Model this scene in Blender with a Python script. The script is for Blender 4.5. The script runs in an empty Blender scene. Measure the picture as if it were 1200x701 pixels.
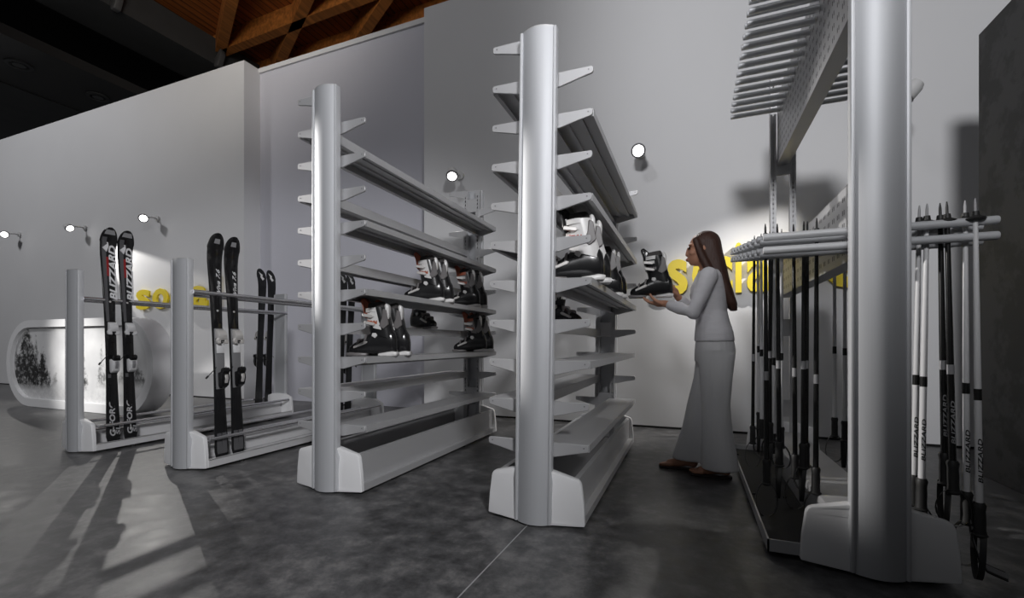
import bpy, bmesh, math, random
from mathutils import Vector, Matrix
random.seed(7)
PI = math.pi
R = math.radians
scene = bpy.context.scene
C = scene.collection

# ------------------------------------------------------------------ camera
cam_d = bpy.data.cameras.new('camera')
cam_d.sensor_width = 36
cam_d.lens = 528.2 / 1200 * 36
cam_d.shift_y = 51.0 / 1200
cam_d.clip_start = 0.02
cam = bpy.data.objects.new('camera', cam_d)
cam.location = (0.6855, 0, 0.89)
cam.rotation_euler = (PI / 2, 0, 0.3791)
C.objects.link(cam)
scene.camera = cam

# ------------------------------------------------------------------ world, hall lights, exposure
w = bpy.data.worlds.new('hall_ambient')
scene.world = w
w.use_nodes = True
w.node_tree.nodes['Background'].inputs[0].default_value = (0.93, 0.95, 1.0, 1)
w.node_tree.nodes['Background'].inputs[1].default_value = 0.06
vs = scene.view_settings
vs.view_transform = 'Standard'
vs.look = 'None'
vs.gamma = 1
vs.exposure = 0.0
vs.use_curve_mapping = False


def aim(o, target):
    d = Vector(target) - o.location
    o.rotation_euler = d.to_track_quat('-Z', 'Y').to_euler()


def area(name, loc, target, power, size, size_y=None, col=(1, 1, 1)):
    l = bpy.data.lights.new(name, 'AREA')
    l.energy = power
    l.color = col
    l.size = size
    if size_y:
        l.shape = 'RECTANGLE'
        l.size_y = size_y
    o = bpy.data.objects.new(name, l)
    o.location = loc
    aim(o, target)
    C.objects.link(o)
    return o


def spot(name, loc, target, power, angle, blend=0.3, radius=0.04, col=(1, 0.97, 0.93)):
    l = bpy.data.lights.new(name, 'SPOT')
    l.energy = power
    l.color = col
    l.spot_size = R(angle)
    l.spot_blend = blend
    l.shadow_soft_size = radius
    o = bpy.data.objects.new(name, l)
    o.location = loc
    aim(o, target)
    C.objects.link(o)
    return o


# soft hall floods hung in the roof behind the camera, aimed at the upper walls
spot('hall_flood', (-11.3, -1.5, 7.5), (-11.3, 4.9, 2.4), 860, 95, 0.8, 0.5, (0.98, 0.98, 1))
spot('hall_flood', (-2.2, -1.5, 7.5), (-2.2, 4.9, 2.6), 260, 78, 0.9, 0.5, (0.98, 0.98, 1))
spot('hall_flood', (0.2, -5.0, 5.0), (3.7, 4.9, 4.0), 1900, 56, 0.6, 0.7, (0.98, 0.98, 1))
# low flood on the right behind the camera, trained on the racks
spot('hall_flood', (3.6, -3.2, 4.2), (-2.2, 2.2, 0.7), 1500, 43, 0.4, 0.5, (0.98, 0.98, 1))
# a tight unseen spot far off on the left, raking along the front of the racks
spot('unseen_spot', (-9.0, 0.9, 3.7), (-0.75, 2.12, 1.45), 3200, 9, 0.5, 0.05, (1, 0.97, 0.94))
# added unseen spot that brightens the middle of the forest picture
spot('unseen_spot', (-8.5, -1.5, 4.2), (-6.65, 3.35, 0.62), 2200, 16, 0.9, 0.1, (1, 0.98, 0.95))
# added fill light without a fixture, brightens the timber roof
spot('roof_fill_light', (-4.0, 1.0, 5.6), (-7.2, 7.6, 8.0), 480, 90, 0.8, 1.2, (1, 0.95, 0.88))


# ------------------------------------------------------------------ materials
MATS = {}


def mat(name, col, rough=0.5, metal=0.0, spec=0.5, noise=0.0, nscale=20.0, bump=0.0, emit=None, estr=0.0, aniso=None):
    m = bpy.data.materials.new(name)
    m.use_nodes = True
    nt = m.node_tree
    b = nt.nodes['Principled BSDF']
    b.inputs['Base Color'].default_value = (*col, 1)
    b.inputs['Roughness'].default_value = rough
    b.inputs['Metallic'].default_value = metal
    b.inputs['Specular IOR Level'].default_value = spec
    if emit:
        b.inputs['Emission Color'].default_value = (*emit, 1)
        b.inputs['Emission Strength'].default_value = estr
    if noise or bump:
        tc = nt.nodes.new('ShaderNodeTexCoord')
        n = nt.nodes.new('ShaderNodeTexNoise')
        n.inputs['Scale'].default_value = nscale
        n.inputs['Detail'].default_value = 5
        if aniso:
            mp = nt.nodes.new('ShaderNodeMapping')
            mp.inputs['Scale'].default_value = aniso
            nt.links.new(tc.outputs['Object'], mp.inputs[0])
            nt.links.new(mp.outputs[0], n.inputs['Vector'])
        else:
            nt.links.new(tc.outputs['Object'], n.inputs['Vector'])
        if noise:
            mx = nt.nodes.new('ShaderNodeMix')
            mx.data_type = 'RGBA'
            mx.inputs['A'].default_value = (*[c * (1 - noise) for c in col], 1)
            mx.inputs['B'].default_value = (*[min(1, c * (1 + noise)) for c in col], 1)
            nt.links.new(n.outputs['Fac'], mx.inputs['Factor'])
            nt.links.new(mx.outputs['Result'], b.inputs['Base Color'])
        if bump:
            bp = nt.nodes.new('ShaderNodeBump')
            bp.inputs['Strength'].default_value = bump
            bp.inputs['Distance'].default_value = 0.01
            nt.links.new(n.outputs['Fac'], bp.inputs['Height'])
            nt.links.new(bp.outputs[0], b.inputs['Normal'])
    MATS[name] = m
    return m


mat('wall_white', (0.70, 0.70, 0.71), 0.75, noise=0.03, nscale=1.5)
mat('wall_lilac', (0.60, 0.60, 0.66), 0.75, noise=0.03, nscale=1.5)
mat('alu', (0.50, 0.51, 0.53), 0.55, 0.35, noise=0.05, nscale=6, aniso=(60, 60, 0.4))
mat('alu_bright', (0.60, 0.61, 0.63), 0.55, 0.3)
mat('chrome', (0.75, 0.75, 0.77), 0.16, 0.9)
mat('steel', (0.50, 0.50, 0.51), 0.45, 0.35, noise=0.05, nscale=3, aniso=(1, 0.4, 1))
mat('steel_dark', (0.22, 0.22, 0.23), 0.5, 0.4)
mat('cover_white', (0.80, 0.80, 0.81), 0.4)
mat('tray_white', (0.62, 0.62, 0.63), 0.4, 0.1)
mat('black_matt', (0.012, 0.012, 0.013), 0.6)
mat('tray_black', (0.016, 0.016, 0.017), 0.75, noise=0.4, nscale=60)
mat('black_gloss', (0.010, 0.010, 0.011), 0.18)
mat('black_rubber', (0.018, 0.018, 0.018), 0.55)
mat('ski_black', (0.012, 0.012, 0.013), 0.14)
mat('ski_grey', (0.10, 0.10, 0.105), 0.3)
mat('ski_base', (0.008, 0.008, 0.009), 0.35)
mat('ski_edge', (0.45, 0.45, 0.46), 0.3, 0.8)
mat('print_white', (0.75, 0.75, 0.76), 0.45)
mat('print_grey', (0.30, 0.30, 0.31), 0.45)
mat('print_silver', (0.45, 0.45, 0.46), 0.45)
mat('print_red', (0.30, 0.012, 0.015), 0.4)
mat('binding_white', (0.62, 0.62, 0.63), 0.35)
mat('binding_grey', (0.28, 0.28, 0.29), 0.35, 0.3)
mat('boot_black', (0.014, 0.014, 0.015), 0.22)
mat('boot_white', (0.70, 0.69, 0.68), 0.3)
mat('boot_grey', (0.16, 0.15, 0.15), 0.35)
mat('boot_liner', (0.05, 0.045, 0.045), 0.8)
mat('boot_orange', (0.38, 0.10, 0.05), 0.45)
mat('boot_red', (0.45, 0.03, 0.02), 0.4)
mat('buckle', (0.66, 0.64, 0.62), 0.35, 0.35)
mat('yellow', (0.80, 0.62, 0.02), 0.45)
mat('pole_white', (0.66, 0.66, 0.67), 0.3)
mat('pole_black', (0.012, 0.012, 0.012), 0.25)
mat('skin', (0.50, 0.25, 0.16), 0.55)
mat('lips', (0.40, 0.11, 0.09), 0.45)
mat('eye_dark', (0.02, 0.015, 0.012), 0.3)
mat('hair', (0.055, 0.022, 0.014), 0.5, noise=0.5, nscale=30, bump=0.5, aniso=(6, 6, 0.4))
mat('blouse', (0.74, 0.73, 0.76), 0.8, noise=0.08, nscale=18, bump=0.5, aniso=(0.6, 0.6, 2.2))
mat('trousers', (0.70, 0.70, 0.71), 0.85, noise=0.05, nscale=9, bump=0.5, aniso=(2.5, 2.5, 0.4))
mat('sandal', (0.03, 0.02, 0.018), 0.6)
mat('lamp_white', (0.62, 0.62, 0.62), 0.4)
mat('lamp_lens', (1, 1, 1), 0.3, emit=(1, 0.98, 0.95), estr=6)
mat('dark_slab', (0.035, 0.035, 0.035), 0.7)
mat('gutter', (0.045, 0.047, 0.048), 0.7, noise=0.25, nscale=3)
mat('void_black', (0.004, 0.004, 0.004), 0.9)
mat('ring_dark', (0.02, 0.02, 0.02), 0.4)
mat('bracket_steel', (0.15, 0.15, 0.15), 0.5, 0.5)


def nodes_of(name, rough=0.5):
    m = bpy.data.materials.new(name)
    m.use_nodes = True
    MATS[name] = m
    b = m.node_tree.nodes['Principled BSDF']
    b.inputs['Roughness'].default_value = rough
    return m, m.node_tree, b


def ramp(nt, stops):
    r = nt.nodes.new('ShaderNodeValToRGB')
    e = r.color_ramp.elements
    while len(e) < len(stops):
        e.new(0.5)
    for k, (p, c) in enumerate(stops):
        e[k].position = p
        e[k].color = (*c, 1) if len(c) == 3 else c
    return r


def math_node(nt, op, a, b=None, c=None):
    n = nt.nodes.new('ShaderNodeMath')
    n.operation = op
    for i, v in enumerate((a, b, c)):
        if v is None:
            continue
        if isinstance(v, (int, float)):
            n.inputs[i].default_value = v
        else:
            nt.links.new(v, n.inputs[i])
    return n.outputs[0]


def make_floor_mat():
    m, nt, b = nodes_of('concrete', 0.4)
    tc = nt.nodes.new('ShaderNodeTexCoord')
    n1 = nt.nodes.new('ShaderNodeTexNoise')
    n1.inputs['Scale'].default_value = 0.9
    n1.inputs['Detail'].default_value = 8
    n1.inputs['Roughness'].default_value = 0.62
    n2 = nt.nodes.new('ShaderNodeTexNoise')
    n2.inputs['Scale'].default_value = 9
    n2.inputs['Detail'].default_value = 9
    n2.inputs['Roughness'].default_value = 0.7
    for n in (n1, n2):
        nt.links.new(tc.outputs['Object'], n.inputs['Vector'])
    s = math_node(nt, 'MULTIPLY_ADD', n2.outputs['Fac'], 0.58, math_node(nt, 'MULTIPLY', n1.outputs['Fac'], 0.42))
    r = ramp(nt, [(0.41, (0.040, 0.040, 0.041)), (0.5, (0.096, 0.096, 0.098)), (0.60, (0.20, 0.197, 0.195))])
    nt.links.new(s, r.inputs[0])
    # pale paint specks
    n3 = nt.nodes.new('ShaderNodeTexNoise')
    n3.inputs['Scale'].default_value = 38
    n3.inputs['Detail'].default_value = 2
    nt.links.new(tc.outputs['Object'], n3.inputs['Vector'])
    sp = ramp(nt, [(0.76, (0, 0, 0)), (0.80, (1, 1, 1))])
    nt.links.new(n3.outputs['Fac'], sp.inputs[0])
    mx = nt.nodes.new('ShaderNodeMix')
    mx.data_type = 'RGBA'
    nt.links.new(math_node(nt, 'MULTIPLY', sp.outputs[0], 0.35), mx.inputs['Factor'])
    nt.links.new(r.outputs[0], mx.inputs['A'])
    mx.inputs['B'].default_value = (0.25, 0.25, 0.25, 1)
    nt.links.new(mx.outputs['Result'], b.inputs['Base Color'])
    rr = ramp(nt, [(0.35, (0.30, 0.30, 0.30)), (0.65, (0.52, 0.52, 0.52))])
    nt.links.new(s, rr.inputs[0])
    nt.links.new(rr.outputs[0], b.inputs['Roughness'])
    bp = nt.nodes.new('ShaderNodeBump')
    bp.inputs['Strength'].default_value = 0.12
    bp.inputs['Distance'].default_value = 0.01
    nt.links.new(n2.outputs['Fac'], bp.inputs['Height'])
    nt.links.new(bp.outputs[0], b.inputs['Normal'])


def make_wood_mats():
    for name, base, stripes in (('wood_deck', (0.34, 0.10, 0.018), True), ('wood_beam', (0.46, 0.16, 0.032), False)):
        m, nt, b = nodes_of(name, 0.6)
        tc = nt.nodes.new('ShaderNodeTexCoord')
        mp = nt.nodes.new('ShaderNodeMapping')
        mp.inputs['Scale'].default_value = (9, 0.5, 9)
        nt.links.new(tc.outputs['Object'], mp.inputs[0])
        n = nt.nodes.new('ShaderNodeTexNoise')
        n.inputs['Scale'].default_value = 1.6
        n.inputs['Detail'].default_value = 6
        nt.links.new(mp.outputs[0], n.inputs['Vector'])
        r = ramp(nt, [(0.3, tuple(c * 0.6 for c in base)), (0.7, tuple(c * 1.35 for c in base))])
        nt.links.new(n.outputs['Fac'], r.inputs[0])
        out = r.outputs[0]
        if stripes:
            sx = nt.nodes.new('ShaderNodeSeparateXYZ')
            nt.links.new(tc.outputs['Object'], sx.inputs[0])
            fr = math_node(nt, 'FRACT', math_node(nt, 'MULTIPLY', sx.outputs[0], 1 / 0.17))
            jr = ramp(nt, [(0.0, (0.25, 0.25, 0.25)), (0.10, (0.25, 0.25, 0.25)), (0.2, (1, 1, 1)), (1, (1, 1, 1))])
            nt.links.new(fr, jr.inputs[0])
            mx = nt.nodes.new('ShaderNodeMix')
            mx.data_type = 'RGBA'
            mx.blend_type = 'MULTIPLY'
            mx.inputs['Factor'].default_value = 1
            nt.links.new(out, mx.inputs['A'])
            nt.links.new(jr.outputs[0], mx.inputs['B'])
            out = mx.outputs['Result']
        nt.links.new(out, b.inputs['Base Color'])


def make_slate_mat():
    m, nt, b = nodes_of('slate_panel', 0.7)
    tc = nt.nodes.new('ShaderNodeTexCoord')
    n = nt.nodes.new('ShaderNodeTexNoise')
    n.inputs['Scale'].default_value = 3.2
    n.inputs['Detail'].default_value = 9
    n.inputs['Roughness'].default_value = 0.7
    nt.links.new(tc.outputs['Object'], n.inputs['Vector'])
    r = ramp(nt, [(0.46, (0.035, 0.035, 0.035)), (0.53, (0.060, 0.060, 0.061))])
    nt.links.new(n.outputs['Fac'], r.inputs[0])
    nt.links.new(r.outputs[0], b.inputs['Base Color'])


def make_forest_mat():
    """flat printed winter forest picture: X along the width, Z up (object coordinates)"""
    m, nt, b = nodes_of('forest_print', 0.5)
    tc = nt.nodes.new('ShaderNodeTexCoord')
    sx = nt.nodes.new('ShaderNodeSeparateXYZ')
    nt.links.new(tc.outputs['Object'], sx.inputs[0])
    X, Z = sx.outputs[0], sx.outputs[2]
    n = nt.nodes.new('ShaderNodeTexNoise')
    n.inputs['Scale'].default_value = 13
    n.inputs['Detail'].default_value = 8
    n.inputs['Roughness'].default_value = 0.75
    nt.links.new(tc.outputs['Object'], n.inputs['Vector'])
    nb = nt.nodes.new('ShaderNodeTexNoise')
    nb.inputs['Scale'].default_value = 3.0
    nb.inputs['Detail'].default_value = 3
    nt.links.new(tc.outputs['Object'], nb.inputs['Vector'])
    F = n.outputs['Fac']
    masks = []
    # tree: (centre x, half width at base, base z, top z, strength)
    for cx, hw, z0, z1, st in ((-1.16, 0.44, 0.22, 1.14, 1.1), (-0.92, 0.2, 0.24, 0.9, 1.0), (-0.74, 0.24, 0.24, 0.80, 1.2), (0.14, 0.20, 0.26, 1.0, 1.0),
                               (-0.45, 0.10, 0.28, 0.55, 0.7), (0.62, 0.14, 0.3, 0.8, 0.8), (1.36, 0.24, 0.34, 0.60, 0.9), (1.1, 0.2, 0.36, 0.56, 0.7),
                               (-1.42, 0.2, 0.22, 0.8, 0.9)):
        dx = math_node(nt, 'ABSOLUTE', math_node(nt, 'SUBTRACT', X, cx))
        hgt = math_node(nt, 'DIVIDE', math_node(nt, 'SUBTRACT', Z, z0), z1 - z0)
        lim = math_node(nt, 'MULTIPLY', math_node(nt, 'SUBTRACT', 1.08, hgt), hw)
        ins = math_node(nt, 'SUBTRACT', lim, dx)
        ins = math_node(nt, 'MULTIPLY_ADD', math_node(nt, 'SUBTRACT', F, 0.5), 0.35, ins)
        a = math_node(nt, 'MULTIPLY', ins, 14)
        a.node.use_clamp = True
        bt = math_node(nt, 'MULTIPLY_ADD', math_node(nt, 'SUBTRACT', F, 0.5), 0.6, math_node(nt, 'MULTIPLY', math_node(nt, 'SUBTRACT', Z, z0), 10))
        bt.node.use_clamp = True
        masks.append(math_node(nt, 'MULTIPLY', math_node(nt, 'MULTIPLY', a, bt), st))
    t = masks[0]
    for q in masks[1:]:
        t = math_node(nt, 'MAXIMUM', t, q)
    gran = ramp(nt, [(0.36, (0, 0, 0)), (0.52, (1, 1, 1))])
    nt.links.new(F, gran.inputs[0])
    t = math_node(nt, 'MULTIPLY', t, math_node(nt, 'MULTIPLY_ADD', gran.outputs[0], 0.72, 0.22))
    sky = ramp(nt, [(0.3, (0.62, 0.62, 0.63)), (0.7, (0.78, 0.78, 0.78))])
    nt.links.new(nb.outputs['Fac'], sky.inputs[0])
    gr = ramp(nt, [(0.35, (0.55, 0.55, 0.56)), (0.65, (0.74, 0.74, 0.74))])
    nt.links.new(F, gr.inputs[0])
    gm = math_node(nt, 'MULTIPLY', math_node(nt, 'SUBTRACT', 0.3, Z), 18)
    gm.node.use_clamp = True
    mx = nt.nodes.new('ShaderNodeMix')
    mx.data_type = 'RGBA'
    nt.links.new(gm, mx.inputs['Factor'])
    nt.links.new(sky.outputs[0], mx.inputs['A'])
    nt.links.new(gr.outputs[0], mx.inputs['B'])
    m2 = nt.nodes.new('ShaderNodeMix')
    m2.data_type = 'RGBA'
    m2.clamp_factor = True
    nt.links.new(t, m2.inputs['Factor'])
    nt.links.new(mx.outputs['Result'], m2.inputs['A'])
    m2.inputs['B'].default_value = (0.02, 0.02, 0.02, 1)
    nt.links.new(m2.outputs['Result'], b.inputs['Base Color'])


make_floor_mat()
make_wood_mats()
make_slate_mat()
make_forest_mat()


# ------------------------------------------------------------------ mesh helpers
class MB:
    def __init__(self):
        self.v = []
        self.f = []

    def add(self, vs_, fs):
        k = len(self.v)
        self.v += [tuple(p) for p in vs_]
        self.f += [tuple(i + k for i in f) for f in fs]
        return self

    def box(self, x0, x1, y0, y1, z0, z1, bev=0.0, seg=2):
        if bev <= 0:
            vs_ = [(x, y, z) for x in (x0, x1) for y in (y0, y1) for z in (z0, z1)]
            return self.add(vs_, [(0, 1, 3, 2), (4, 6, 7, 5), (0, 4, 5, 1), (2, 3, 7, 6), (0, 2, 6, 4), (1, 5, 7, 3)])
        bm = bmesh.new()
        bmesh.ops.create_cube(bm, size=1)
        for v in bm.verts:
            v.co = Vector(((x0 + x1) / 2 + v.co.x * (x1 - x0), (y0 + y1) / 2 + v.co.y * (y1 - y0), (z0 + z1) / 2 + v.co.z * (z1 - z0)))
        bmesh.ops.bevel(bm, geom=bm.edges[:], offset=bev, segments=seg, profile=0.5, affect='EDGES')
        return self.from_bm(bm)

    def from_bm(self, bm):
        bm.verts.ensure_lookup_table()
        bm.verts.index_update()
        self.add([v.co for v in bm.verts], [[v.index for v in f.verts] for f in bm.faces])
        bm.free()
        return self

    def prism(self, poly, a0, a1, plane='xz', bev=0.0, seg=2):
        """2D polygon extruded along the third axis from a0 to a1"""
        def P(p, a):
            if plane == 'xz':
                return (p[0], a, p[1])
            if plane == 'xy':
                return (p[0], p[1], a)
            return (a, p[0], p[1])
        n = len(poly)
        vs_ = [P(p, a0) for p in poly] + [P(p, a1) for p in poly]
        fs = [tuple(range(n)), tuple(range(2 * n - 1, n - 1, -1))] + [(i, i + n, (i + 1) % n + n, (i + 1) % n) for i in range(n)]
        if bev <= 0:
            bm = bmesh.new()
            bv = [bm.verts.new(p) for p in vs_]
            for f in fs:
                bm.faces.new([bv[i] for i in f])
            bmesh.ops.recalc_face_normals(bm, faces=bm.faces[:])
            return self.from_bm(bm)
        bm = bmesh.new()
        bv = [bm.verts.new(p) for p in vs_]
        for f in fs:
            bm.faces.new([bv[i] for i in f])
        bmesh.ops.recalc_face_normals(bm, faces=bm.faces[:])
        bmesh.ops.bevel(bm, geom=bm.edges[:], offset=bev, segments=seg, profile=0.5, affect='EDGES', clamp_overlap=True)
        return self.from_bm(bm)

    def tube(self, pts, r, n=12, cap=True, flat=None):
        """round tube along a polyline, r a number or a list; flat=(a,b) gives an elliptic section"""
        pts = [Vector(p) for p in pts]
        rs = r if isinstance(r, (list, tuple)) else [r] * len(pts)
        k = len(self.v)
        up = None
        for i, p in enumerate(pts):
            d = (pts[min(i + 1, len(pts) - 1)] - pts[max(i - 1, 0)]).normalized()
            if up is None:
                up = Vector((0, 0, 1)) if abs(d.z) < 0.9 else Vector((1, 0, 0))
            s = d.cross(up).normalized()
            u = s.cross(d).normalized()
            up = u
            fa, fb = flat if flat else (1, 1)
            for j in range(n):
                a = 2 * PI * j / n
                self.v.append(tuple(p + s * (math.cos(a) * rs[i] * fa) + u * (math.sin(a) * rs[i] * fb)))
        m = len(pts)
        for i in range(m - 1):
            for j in range(n):
                j2 = (j + 1) % n
                self.f.append((k + i * n + j, k + i * n + j2, k + (i + 1) * n + j2, k + (i + 1) * n + j))
        if cap:
            self.f.append(tuple(k + j for j in range(n - 1, -1, -1)))
            self.f.append(tuple(k + (m - 1) * n + j for j in range(n)))
        return self

    def loft(self, rings, cap=True):
        k = len(self.v)
        n = len(rings[0])
        for rg in rings:
            self.v += [tuple(p) for p in rg]
        for i in range(len(rings) - 1):
            for j in range(n):
                j2 = (j + 1) % n
                self.f.append((k + i * n + j, k + i * n + j2, k + (i + 1) * n + j2, k + (i + 1) * n + j))
        if cap:
            self.f.append(tuple(k + j for j in range(n - 1, -1, -1)))
            self.f.append(tuple(k + (len(rings) - 1) * n + j for j in range(n)))
        return self

    def ball(self, c, r, seg=14, rings=9):
        rx, ry, rz = r if isinstance(r, (list, tuple)) else (r, r, r)
        rg = []
        for i in range(rings + 1):
            t = PI * i / rings
            s = max(math.sin(t), 0.02)
            rg.append([(c[0] + rx * s * math.cos(2 * PI * j / seg), c[1] + ry * s * math.sin(2 * PI * j / seg), c[2] - rz * math.cos(t)) for j in range(seg)])
        return self.loft(rg)

    def limb(self, pts, rs, n=14):
        """tube plus balls at its joints: closed pieces that a voxel remesh turns into one surface"""
        self.tube(pts, list(rs), n)
        for p, r_ in zip(pts, rs):
            self.ball(p, r_ * 0.995, 12, 8)
        return self

    def mesh(self, name, smooth=True, angle=38, fix=True):
        me = bpy.data.meshes.new(name)
        me.from_pydata(self.v, [], self.f)
        if fix:
            bm = bmesh.new()
            bm.from_mesh(me)
            bmesh.ops.recalc_face_normals(bm, faces=bm.faces[:])
            bm.to_mesh(me)
            bm.free()
        me.update()
        if smooth:
            me.polygons.foreach_set('use_smooth', [True] * len(me.polygons))
            me.set_sharp_from_angle(angle=R(angle))
        return me

    def build(self, name, material, parent=None, smooth=True, angle=38, fix=True):
        return link(name, self.mesh(name, smooth, angle, fix), material, parent)


def link(name, me, material, parent=None, loc=None):
    o = bpy.data.objects.new(name, me)
    if material and not me.materials:
        me.materials.append(MATS[material])
    if parent:
        o.parent = parent
    if loc is not None:
        o.location = loc
    C.objects.link(o)
    return o


def tag(o, label=None, cat=None, group=None, kind=None):
    if label:
        o['label'] = label
    if cat:
        o['category'] = cat
    if group:
        o['group'] = group
    if kind:
        o['kind'] = kind
    return o


def empty(name, loc=(0, 0, 0), rz=0.0, label=None, cat=None, group=None):
    o = bpy.data.objects.new(name, None)
    o.location = loc
    o.rotation_euler = (0, 0, rz)
    o.empty_display_size = 0.1
    C.objects.link(o)
    return tag(o, label, cat, group)


def copy_tree(o, parent=None):
    c = o.copy()
    C.objects.link(c)
    c.parent = parent
    for ch in [x for x in bpy.data.objects if x.parent == o]:
        copy_tree(ch, c)
    return c


def remesh(mb, voxel, smooth=4, fac=0.5):
    """joined closed pieces -> one continuous smooth surface"""
    me = mb.mesh('tmp')
    o = bpy.data.objects.new('tmp', me)
    C.objects.link(o)
    m = o.modifiers.new('r', 'REMESH')
    m.mode = 'VOXEL'
    m.voxel_size = voxel
    if smooth:
        s = o.modifiers.new('s', 'SMOOTH')
        s.iterations = smooth
        s.factor = fac
    dg = bpy.context.evaluated_depsgraph_get()
    out = bpy.data.meshes.new_from_object(o.evaluated_get(dg))
    bpy.data.objects.remove(o)
    out.materials.clear()
    out.polygons.foreach_set('use_smooth', [True] * len(out.polygons))
    return out


GLY = {}


def text_mesh(s, height, depth=0.001, bold=0.0, width=None, shear=0.0):
    """flat lettering in the XY plane, lower left corner at the origin, given cap height"""
    cu = bpy.data.curves.new('t', 'FONT')
    cu.body = s
    cu.size = 1.0
    cu.extrude = 0.5
    cu.offset = bold
    cu.shear = shear
    cu.resolution_u = 3
    o = bpy.data.objects.new('t', cu)
    C.objects.link(o)
    dg = bpy.context.evaluated_depsgraph_get()
    me = bpy.data.meshes.new_from_object(o.evaluated_get(dg))
    bpy.data.objects.remove(o)
    xs = [v.co.x for v in me.vertices]
    ys = [v.co.y for v in me.vertices]
    k = height / (max(ys) - min(ys))
    kx = k if width is None else width / (max(xs) - min(xs))
    x0, y0 = min(xs), min(ys)
    for v in me.vertices:
        v.co = Vector(((v.co.x - x0) * kx, (v.co.y - y0) * k, (v.co.z) * depth))
    me.materials.clear()
    return me


def xform(me, M):
    me.transform(M)
    return me


# ------------------------------------------------------------------ the setting
WV = 4.92
WH = 5.2


def struct(name, mb, material, smooth=False):
    o = mb.build(name, material, smooth=smooth)
    return tag(o, kind='structure')


fl = MB().box(-18, 9, -6, 16, -0.2, 0)
struct('floor', fl, 'concrete')
# saw-cut joints in the slab
for k, (a, b) in enumerate((((-0.04, 2.9), (-0.15, -2.5)),)):
    A, B = Vector((*a, 0)), Vector((*b, 0))
    d = (B - A).normalized()
    s = Vector((-d.y, d.x, 0)) * 0.0025
    mb = MB().add([A - s, B - s, B + s, A + s, A - s + Vector((0, 0, .0012)), B - s + Vector((0, 0, .0012)), B + s + Vector((0, 0, .0012)), A + s + Vector((0, 0, .0012))],
                  [(0, 1, 2, 3), (7, 6, 5, 4), (0, 4, 5, 1), (2, 6, 7, 3), (1, 5, 6, 2), (3, 7, 4, 0)])
    tag(mb.build('trim_%d' % (k + 1), 'steel', smooth=False), kind='structure')

# walls: left block, recessed lilac bay, right block
a = R(0.0)
mb = MB().prism([(-5.715, WV), (-5.715, 5.6), (-17.0, 5.6), (-17.0, WV)], 0, 5.24, 'xy')
struct('wall_left', mb, 'wall_white')
mb = MB().box(-5.715, -2.4, 5.2, 5.35, 0, 5.18)
o = struct('wall_bay', mb, 'wall_lilac')
link('coping', MB().box(-5.715, -2.4, 5.17, 5.38, 5.18, 5.25).mesh('coping', False), 'wall_white', o)
mb = MB().box(-2.48, 9.0, WV, 5.5, 0, 5.15)
struct('wall_back', mb, 'wall_white')
# dark skirting lines
struct('baseboard_back', MB().box(-2.48, 9.0, WV - 0.006, WV, 0, 0.02), 'void_black')
struct('baseboard_left', MB().box(-17, -5.715, WV - 0.006, WV, 0, 0.02), 'void_black')
# free standing dark slate partition on the right
mb = MB().box(2.49, 2.66, -1.5, 4.0, 0, 2.97)
struct('wall_right', mb, 'slate_panel')

# ceiling: timber deck, dark gutter and a lower dark slab on the left
mb = MB().add([(-9.9, 3.0, 8), (12, 3.0, 8), (12, 16, 8), (-11.9, 16, 8), (-9.9, 3.0, 8.1), (12, 3.0, 8.1), (12, 16, 8.1), (-11.9, 16, 8.1)],
              [(0, 3, 2, 1), (4, 5, 6, 7), (0, 1, 5, 4), (1, 2, 6, 5), (2, 3, 7, 6), (3, 0, 4, 7)])
deck = tag(mb.build('ceiling', 'wood_deck', smooth=False), kind='structure')


def beam(p, q, z0, z1, half):
    P, Q = Vector((*p, 0)), Vector((*q, 0))
    d = (Q - P).normalized()
    s = Vector((-d.y, d.x, 0)) * half
    pts = [P - s, Q - s, Q + s, P + s]
    return MB().add([(*v.xy, z0) for v in pts] + [(*v.xy, z1) for v in pts],
                    [(3, 2, 1, 0), (4, 5, 6, 7), (0, 1, 5, 4), (1, 2, 6, 5), (2, 3, 7, 6), (3, 0, 4, 7)])


da = Vector((0.865, -0.50))
K = (7.6 - 0.89) / (8 - 0.89)
cx = Vector((0.6855, 0))
for px, py in ((-10.158, 7.693), (-8.887, 8.381), (-6.651, 8.578), (-5.3, 9.6), (-3.9, 10.6)):
    p = cx + (Vector((px, py)) - cx) * K
    p2 = p - da * (0.15 if px < -9 else 4.0)
    if p2.x < -9.62:
        p2 = p + da * ((-9.62 - p.x) / da.x)
    beam(p2, p + da * 7, 7.6, 8.0, 0.10).build('rafter', 'wood_beam', deck, smooth=False)
for v0 in (7.60 * K, 8.75 * K):
    beam((-9.62, v0 + 0.07), (4, v0 - 0.30), 7.6, 8.0, 0.10).build('rafter', 'wood_beam', deck, smooth=False)

mb = MB().add([(-10.8, 2.5, 7.3), (-9.7, 2.5, 7.3), (-9.4, 9.5, 7.3), (-10.6, 9.5, 7.3), (-10.8, 2.5, 7.9), (-9.7, 2.5, 7.9), (-9.4, 9.5, 7.9), (-10.6, 9.5, 7.9)],
              [(0, 3, 2, 1), (4, 5, 6, 7), (0, 1, 5, 4), (1, 2, 6, 5), (2, 3, 7, 6), (3, 0, 4, 7)])
g = struct('ceiling_gutter', mb, 'gutter')
for (x, y) in ((-9.42, 7.15), (-9.5, 5.2)):
    mb = MB().prism([(x - 0.10, 7.24), (x + 0.02, 7.24), (x + 0.14, 7.50), (x + 0.10, 7.62), (x - 0.10, 7.40)], y - 0.06, y + 0.06, 'xz', 0.015)
    mb.build('rafter_shoe', 'bracket_steel', g)
s1 = struct('ceiling_slab', MB().box(-13.1, -10.95, 2.0, 14, 6.5, 6.7), 'dark_slab')
struct('ceiling_soffit', MB().box(-18, -13.1, 2.0, 14, 6.48, 6.7), 'gutter')
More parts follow.
